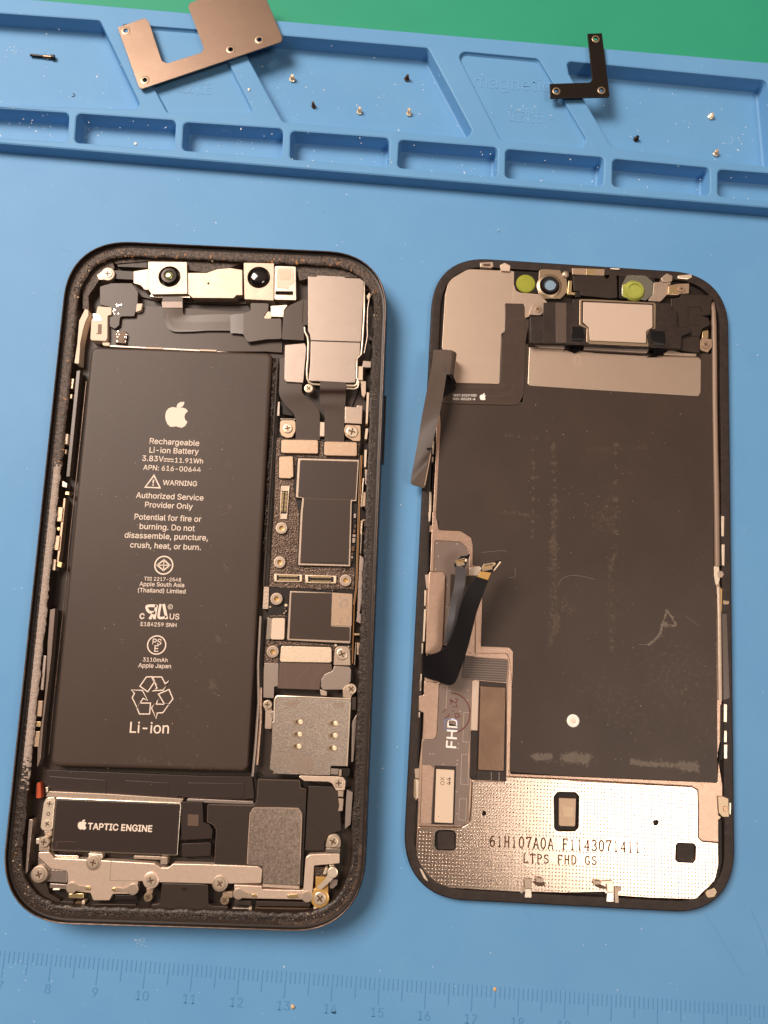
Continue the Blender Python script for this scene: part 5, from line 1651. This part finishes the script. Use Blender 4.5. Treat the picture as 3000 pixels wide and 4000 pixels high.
part('front_lip', ear, 'I985,912 1100,945 1240,950 1230,975 920,962', 2.6, 1.9, 'cream_steel', r=.2)
part('right_block', disp, 'I1000,440 1075,430 1100,400 1390,412 1392,440 1365,480 1365,585 1275,595 1345,620 1365,680 1290,720 1265,800 1265,945 985,905 980,600 1000,545', 3.2, 1.2, 'panel_black', r=.2, bev=.12)
rb = bpy.data.objects['right_block']
b = MB()
for t, w in (('I1155,560 1160,520 1270,520 1280,560', .22), ('I1158,560 1155,690 1270,690', .16), ('I1270,600 1360,590', .25), ('I1100,755 1170,758', .2), ('I1100,785 1260,792', .25), ('I1010,440 1015,545 1055,560 1058,695 1175,710', .12), ('I1180,715 1190,760', .1), ('I1095,800 1095,905', .08)):
    b.line(t, w, 3.212, 'deep_black')
b.build('moulded_groove', rb)
# notch fittings
yf = MB().lathe(pt('H1078,300', 2.2), [(2.38, 1.2), (2.36, 1.95), (2.15, 2.15), (1.5, 2.22), (.2, 2.25)], 'yellow_filter', 32).build('colour_filter', disp)
part('filter_well', disp, 'H968,185 1190,195 1190,390 1030,388r1 975,340', 1.9, 1.0, 'deep_black', r=.2)
cc = pt('H1298,318', 2.4)
cw = MB().lathe(cc, [(3.1, 1.2), (3.1, 1.95), (2.7, 2.2), (2.4, 2.25), (2.3, 1.95)], 'rim_gold', 28).build('camera_window', disp)
MB().lathe(cc, [(2.35, 1.9), (2.25, 2.5), (1.95, 2.75), (1.45, 2.75), (1.35, 2.1)], 'lens_black', 28).build('ring', cw)
MB().lathe(cc, [(1.38, 2.35), (0.2, 2.4)], 'blue_window', 24).build('pane', cw)
part('gel_block', disp, 'H1200,170 1390,160 1410,215 1455,260 1460,380 1400,440 1230,440 1190,390', 1.95, 1.1, 'rim_gold', r=.8, label='yellowish clear surround of the camera window')
part('black_module', disp, 'H1505,228 1600,222 I380,232 400,258r.2 425,250 440,212 495,212 502,430 440,440 165,412 160,370 100,372 90,235', 2.5, 1.2, 'panel_black', r=.15, bev=.1)
gc = part('copper_strip', disp, 'I82,158 385,168 382,228 85,216', 2.2, 1.2, 'tan_plate', r=.15)
part('gold_band', gc, 'I215,163 290,166 288,224 215,220', 2.22, 2.1, 'gold', r=.1, bev=.02)  # plain gold band across the strip
MB().lathe(pt('H1445,215', 2.3), [(.85, 1.2), (.85, 2.2), (.5, 2.5), (.2, 2.55)], 'cream_steel', 16).build('pin_head', disp)
part('gold_contact', disp, 'H1472,275 1505,275 1500,380 1540,385 1530,405 1462,400', 2.4, 1.2, 'gold', r=.1)
part('pad_edge', disp, 'H1550,370 1585,372 1585,425 1530,430', 2.3, 1.2, 'deep_black', r=.1)
part('gel_block', disp, 'I545,310r1 590,222 760,225r1.5 835,290 830,400r1.5 770,455 600,440r1 540,400', 1.95, 1.1, 'clear_gel', r=.8, label='clear gel surround of the green filter')
cc = pt('I662,362', 2.4)
gf = MB().lathe(cc, [(2.7, 1.2), (2.65, 2.0), (2.2, 2.5), (1.6, 2.6), (1.45, 2.35), (.2, 2.4)], 'green_filter', 28).build('colour_filter', disp)
part('filter_tail', gf, 'I548,310 590,300 600,440 545,420', 2.1, 1.3, 'green_filter', r=.6)
part('filter_well', disp, 'I520,215 850,235 845,460 520,440', 1.88, 1.0, 'deep_black', r=.3)
part('screen_lug', disp, 'I840,290 885,288 960,275 1010,300 970,320 965,400 930,440 900,468 780,462 830,400', 2.0, 1.2, 'cream_steel', r=.3)
lug = part('screen_lug', disp, 'I975,320r.4 1060,305 1168,300 1165,392 1085,395 1065,408 968,405', 2.4, 1.2, 'tan_plate', r=.2)
part('gold_pad', lug, 'I978,325 1060,310 1062,400 975,400', 2.44, 2.3, 'gold', r=.3, bev=.03)
screw(lug, 'I1095,350', 2.65, .85, 'tan_plate')
lug = part('screen_lug', disp, 'I1268,830 1290,800 1380,820 1378,890 1340,940 1265,915', 2.4, 1.2, 'tan_plate', r=.3)
screw(lug, 'I1322,865', 2.65, .95, 'tan_plate')
part('gold_pad', disp, 'I1292,740 1345,732 1345,800 1325,820 1285,805', 2.3, 1.2, 'gold', r=.2)
lug = part('screen_lug', disp, 'H1108,570r.8 1140,490r1 1190,470r1 1255,480 1248,560r.8 1215,595 1110,590', 2.4, 1.2, 'cream_steel', r=.3)
screw(lug, 'H1188,538', 2.55, .85, 'tan_plate')
for t, m in (('H650,105 775,100 780,145 750,158 655,150', 'cream_steel'), ('H835,130 880,108 935,135 930,190 850,185', 'foam_tan'), ('I905,250 960,205 1015,230 1010,280 920,290', 'cream_steel'), ('I1065,225 1190,215 1195,245 1160,262 1060,255', 'clip_steel'), ('I440,155 525,160 525,172 440,168', 'clip_steel')):
    k = part('edge_clip', disp, t, 2.35, 1.0, m, r=.3, bev=.15)
part('clip_window', disp, 'H680,120 745,118 748,142 685,142', 2.38, 2.2, 'recess_dark', r=.1, bev=.02)

# ------- long folded sensor ribbon at the left
fx = part('ribbon_cable', disp, 'H888,500r.4 900,485 1050,488r.3 1063,505 1066,630 1112,632 1075,840 1065,1200 J1372,640r2 1325,760r2 1240,780 495,762 500,690 640,545 1092,556 1117,540 1130,180 H850,800 880,745', 2.06, 1.86, 'flex_dark', r=.3, bev=.04)
b = MB()
text(b, 'MYC 5219 030', 'J616,686', 'J860,688', 2.072, 'pure_white_ink', .012)
text(b, '821-02123-A', 'J608,724', 'J848,728', 2.072, 'pure_white_ink', .012)
apple(b, 'J928,690', 76, 2.072, 'pure_white_ink', .05)
b.build('printed_lettering', fx)
b = MB()
for t in ('J640,565 1095,575 1140,545', 'J640,585 1100,595 1155,550', 'J980,685 1130,685 1230,640 1255,570', 'J500,748 1235,768 1330,730 1368,640', 'H890,740 920,650 1000,628 1075,630', 'H980,830 1000,770 1070,745'):
    b.line(t, .07, 2.073, 'flex_trace', smooth=5)
b.build('trace', fx)
MB().ribbon('J395,185 J375,360 J325,620 J275,880 J225,1180 J185,1400 J150,1600 J172,1640 J205,1652', 'J540,180 J520,420 J532,470 J475,820 J420,1050 J380,1240 J335,1400 J303,1655 J285,1668', (7.4, 7.6, 7.4, 6.8, 5.6, 4.6, 3.8, 3.6, 3.55), 'flex_brown', .14, 8, 'flex_black').build('folded_ribbon', fx)
MB().ribbon('J528,183 J530,300 J508,420 J515,448', 'J600,188 J592,300 J578,420 J570,452', (7.38, 7.55, 7.45, 7.38), 'flex_brown', .14, 6).build('folded_ribbon', fx)
# rolled shoulder: curls from the raised strip down to the panel
prof = ((0.0, 7.5), (0.35, 7.2), (0.62, 6.2), (0.70, 4.8), (0.72, 3.4), (0.66, 2.2))
a0, a1 = pt('J598,196', 7.4), pt('J566,440', 7.4)
b = MB()
axis = (a1 - a0).normalized()
outw = Vector((-axis.y, axis.x, 0))
if outw.x < 0:
    outw = -outw
rings = []
for i in range(9):
    p = a0.lerp(a1, i / 8)
    rings.append([(p.x + outw.x * d * 1.9, p.y + outw.y * d * 1.9, z) for d, z in prof])
rings = rings if (Vector(rings[0][1]) - Vector(rings[0][0])).cross(Vector(rings[1][0]) - Vector(rings[0][0])).z < 0 else rings[::-1]
b.loft(rings, 'flex_brown', close=False)
b.build('rolled_shoulder', fx)
part('inner_fold', fx, 'J538,452 560,450 600,520 642,580 632,620 590,650 492,696 510,560', 2.4, 2.0, 'flex_black', r=.2, bev=.05)
MB().tube([pt(t, 4.0) for t in ('J372,1262', 'J345,1420', 'J302,1650')], .16, 'tan_plate', 6).build('stiffener', fx)
part('stiffener', fx, 'J318,1242 382,1240 360,1268 325,1262', 4.9, 4.5, 'flex_black', r=.05)

# ------- clear driver board, stamped frames
drv = part('driver_board', disp, 'K410,305 690,325r1.5 755,375r1 778,450 780,600 760,690 650,690 640,980 560,1000 520,1530 840,1560 830,1800 L820,0 800,360 770,900 790,1050 780,1300 770,1540r.8 720,1590 620,1590 260,1570 275,920 285,675 440,600 460,40 K480,1880 460,1790 515,1400 530,800 520,690 490,640 392,640', 1.95, 1.6, 'flex_grey', r=.25, bev=.05)
b = MB()
for t in ('L470,80 545,85 530,330', 'L725,365 800,370 790,690 712,685 725,365', 'L700,820 775,820 770,1150 690,1140 700,820', 'L680,1298 752,1300 745,1535 668,1525 680,1298', 'K515,1020 565,1025 545,1200'):
    b.line(t, .12, 1.962, 'cream_steel')
for t in ('K435,338', 'K650,345', 'K450,478', 'K420,618', 'K548,790', 'K793,1408', 'K793,1525', 'L568,133', 'L768,130', 'L762,235', 'L683,355', 'L665,707', 'L665,755', 'L360,815', 'L395,815', 'L655,885', 'L500,928', 'L650,928', 'L645,1225', 'L648,1462'):
    c = pt(t, 1.96)
    b.prism(circle(c, .17, 8), 2.0, 1.9, 'cream_steel', .02)
b.build('solder_point', drv)
b = MB()
text(b, 'FHD', 'L640,753', 'L660,440', 1.972, 'pure_white_ink', .012, 0.93)
b.build('printed_lettering', drv)
b = MB()
cst = pt('L590,375', 1.98)
b.stroke([(cst.x + 4.15 * cos(q), cst.y + 4.35 * sin(q)) for q in [(-70 + i * 6) * pi / 180 for i in range(29)]], .30, 1.976, 'red_ink')
b.line('L570,225 600,240 575,285', .22, 1.977, 'red_ink')
b.line('L575,240 640,265 655,225 630,215', .22, 1.977, 'red_ink')
b.line('L615,350 600,350', .25, 1.977, 'red_ink')
b.line('L600,305 655,310 640,275', .22, 1.977, 'red_ink')
b.line('L620,385 665,380 680,410 640,425 630,400', .25, 1.977, 'red_ink')
b.line('L520,430 560,405 570,380', .22, 1.977, 'red_ink')
b.line('L490,370 540,330', .18, 1.977, 'red_ink')
b.line('L560,480 580,440', .2, 1.9785, 'red_ink')
b.build('ink_stamp', drv)
b = MB()
b.line('L520,452 512,520', .13, 1.979, 'blue_ink')
b.line('L515,548 660,560', .10, 1.979, 'blue_ink')
b.line('L520,450 600,440 650,455 655,520', .13, 1.98, 'blue_ink', smooth=4)
b.build('ink_halo', drv)
tp = part('tan_label', disp, 'L428,982 622,992 605,1565 408,1555', 2.5, 1.8, 'cream_plastic', r=.15, bev=.06)
part('label_well', disp, 'L410,940 640,950 640,1000 620,1580 375,1575 405,1000', 2.0, 1.8, 'panel_black', r=.1, bev=.02)
b = MB()
text(b, 'OX', 'L514,1150', 'L512,1064', 2.512, 'laser_mark', -.004, .95)
text(b, '44', 'L580,1150', 'L580,1070', 2.512, 'laser_mark', -.004, .95)
b.line('L450,1485 453,1495', .12, 2.512, 'laser_mark')
b.build('printed_lettering', tp)
for t, z in (('K350,650 500,645r.6 525,690 520,850 495,1440r.6 470,1530r.5 430,1550 310,1530', 2.6), ('L295,30 460,45 445,340 430,620r.8 400,662 280,660 290,372 235,350 240,190 292,182', 2.05), ('L275,935 360,935 405,970r.4 370,1575 250,1578', 2.0)):
    part('stamped_frame', disp, t, z, 1.2, 'copper_steel', r=.3, bev=.12)
part('stamped_frame', disp, 'K378,190 450,195 690,205r1.6 805,275r1.2 822,360 822,577 900,583r.5 922,620 885,692 780,680 780,460r1 760,390r1 690,325 410,305 395,640 360,650', 2.1, 1.5, 'copper_steel', r=.25, bev=.1)
part('stamped_frame', disp, 'K925,950 910,1450 1215,1463r1 1257,1510 1250,1936 L1245,0 1240,300 1215,1080 1180,1050 1190,300 K1192,1936 1218,1600r.6 1190,1530 850,1525 845,1500 855,1000 880,960', 1.98, 1.5, 'copper_steel', r=.2, bev=.1)
part('connector_lug', disp, 'K785,600 900,585r.5 925,620 885,690 778,680', 2.2, 1.8, 'clip_steel', r=.25)
part('small_label', disp, 'K580,668 750,690 860,690 720,960 690,1150 600,1100 570,1010', 2.02, 1.9, 'graphite_film', r=.1)
# tracks and copper plate at the ribbon foot
MB().ribbon('K740,1565 K720,1680 K700,1800', 'K1200,1595 K1195,1700 K1185,1840', (2.3, 2.2, 2.0), 'flex_brown', .1, 4).build('track_ribbon', disp)
trk = bpy.data.objects['track_ribbon']
b = MB()
for k in range(9):
    y = 1585 + k * 26
    b.line('K%d,%d 1000,%d 1190,%d' % (735 - k * 4, y, y + 12, y + 22), .16, 2.34 - k * .035, 'flex_grey')
b.build('track', trk)
part('connector_well', disp, 'K890,1825 1190,1850 L1185,60 1180,1115 800,1095 820,560 880,565 895,40', 1.98, 1.5, 'panel_black', r=.15)
cp = part('copper_cover', disp, 'L905,82 1178,98 1158,1005 875,990', 2.4, 1.5, 'copper_plate', r=.35, bev=.1)
part('side_spacer', disp, 'L815,25r.4 850,15 890,30 870,565 802,560', 2.3, 1.5, 'foam_tan', r=.15)
part('side_spacer', disp, 'L803,565 872,570 860,1100 795,1080', 2.25, 1.5, 'panel_brown', r=.1)
b = MB()
b.line('L1020,1010 1020,1100', .1, 1.99, 'grey_steel')
b.line('L1105,1015 1105,1108', .1, 1.99, 'grey_steel')
b.build('trace', disp)

# ------- the two free ribbon cables
def ribbon_head(root, quad, z, zoff):
    for t, m, dz in quad:
        part('connector_part', root, t, z + dz, z + dz - .5, m, r=.08, bev=.04)


r1 = MB().ribbon('K278,1560 K340,1545 K470,1500 K560,1400 K640,1200 K690,1000 K760,840 K865,690 K925,600', 'K285,1780 K420,1825 K600,1865 K690,1700 K780,1420 K860,1100 K930,900 K985,750 K1042,610',
                 (2.6, 4.2, 6.0, 7.0, 8.2, 9.2, 9.8, 10.0, 9.8), 'flex_black', .16, 7).build('ribbon_cable', disp)
part('stiffener', r1, 'K905,640 1020,655 985,735 870,700', 10.15, 9.95, 'amber', r=.1, bev=.03)
ribbon_head(r1, (('f1010,520r.2 1060,455 1260,415 1420,370 1425,400 1270,610 1240,600 1020,610', 'flex_black', .0), ('f1010,525 1055,460 1262,420 1300,440 1290,500 1240,520 1235,580 1020,615', 'rim_gold', .12), ('f1050,500 1240,460 1235,480 1050,510', 'deep_black', .16),
                 ('f1020,540 1230,500 1225,525 1025,560', 'amber', .17), ('f1255,460r.3 1290,420r.3 1320,450r.3 1285,500', 'gold', .25), ('f1400,395 1428,420 1275,612 1255,600', 'cream_plastic', .12)), 9.9, 0)
r2 = MB().ribbon('K512,1420 K545,1180 K580,960 K612,840 K630,690 K625,590', 'K640,1420 K670,1150 K700,930 K735,790 K745,690 K738,600', (6.0, 7.2, 7.6, 7.4, 6.8, 6.6), 'flex_blue', .14, 7).build('ribbon_cable', disp)
ribbon_head(r2, (('f410,440 580,260 700,255 750,240 755,265 640,535 560,500 425,520', 'flex_black', .0), ('f420,430 620,400 640,470 630,490 465,510 460,460', 'rim_gold', .12), ('f440,385 640,320 640,350 450,400', 'rim_gold', .18), ('f450,405 630,370 630,390 455,425', 'amber', .14),
                 ('f635,380r.2 660,340r.2 700,360r.2 680,410r.2 645,415', 'cream_plate', .3), ('f570,268 700,258 700,272 580,282', 'cream_steel', .2)), 6.75, 0)
MB().ribbon('K495,1440 K500,1480 K470,1520', 'K525,1440 K530,1500 K500,1560', (6.1, 5.6, 4.8), 'flex_black', .12, 4).build('folded_end', r2)

# ------------------------------------------------------------------ dust resting on everything
b = DUST
for i in range(260):
    q = place([(random.uniform(-27, 5), random.uniform(-50, 52))], PP)[0]
    speck(q[0], q[1], 5.13, random.choice((.03, .04, .05, .07)), 'crumb_beige')
for i in range(320):
    q = place([(random.uniform(-30, 33), random.uniform(-45, 45))], DP)[0]
    l_ = q
    if q[0] < DP[0] - 14:
        continue
    speck(q[0], q[1], 1.86, random.choice((.03, .04, .05, .07)), 'crumb_beige')
tag(b.build('lint_dust', angle=180), 'pale lint and dust specks scattered over the mat and the parts', 'dust', kind='stuff')
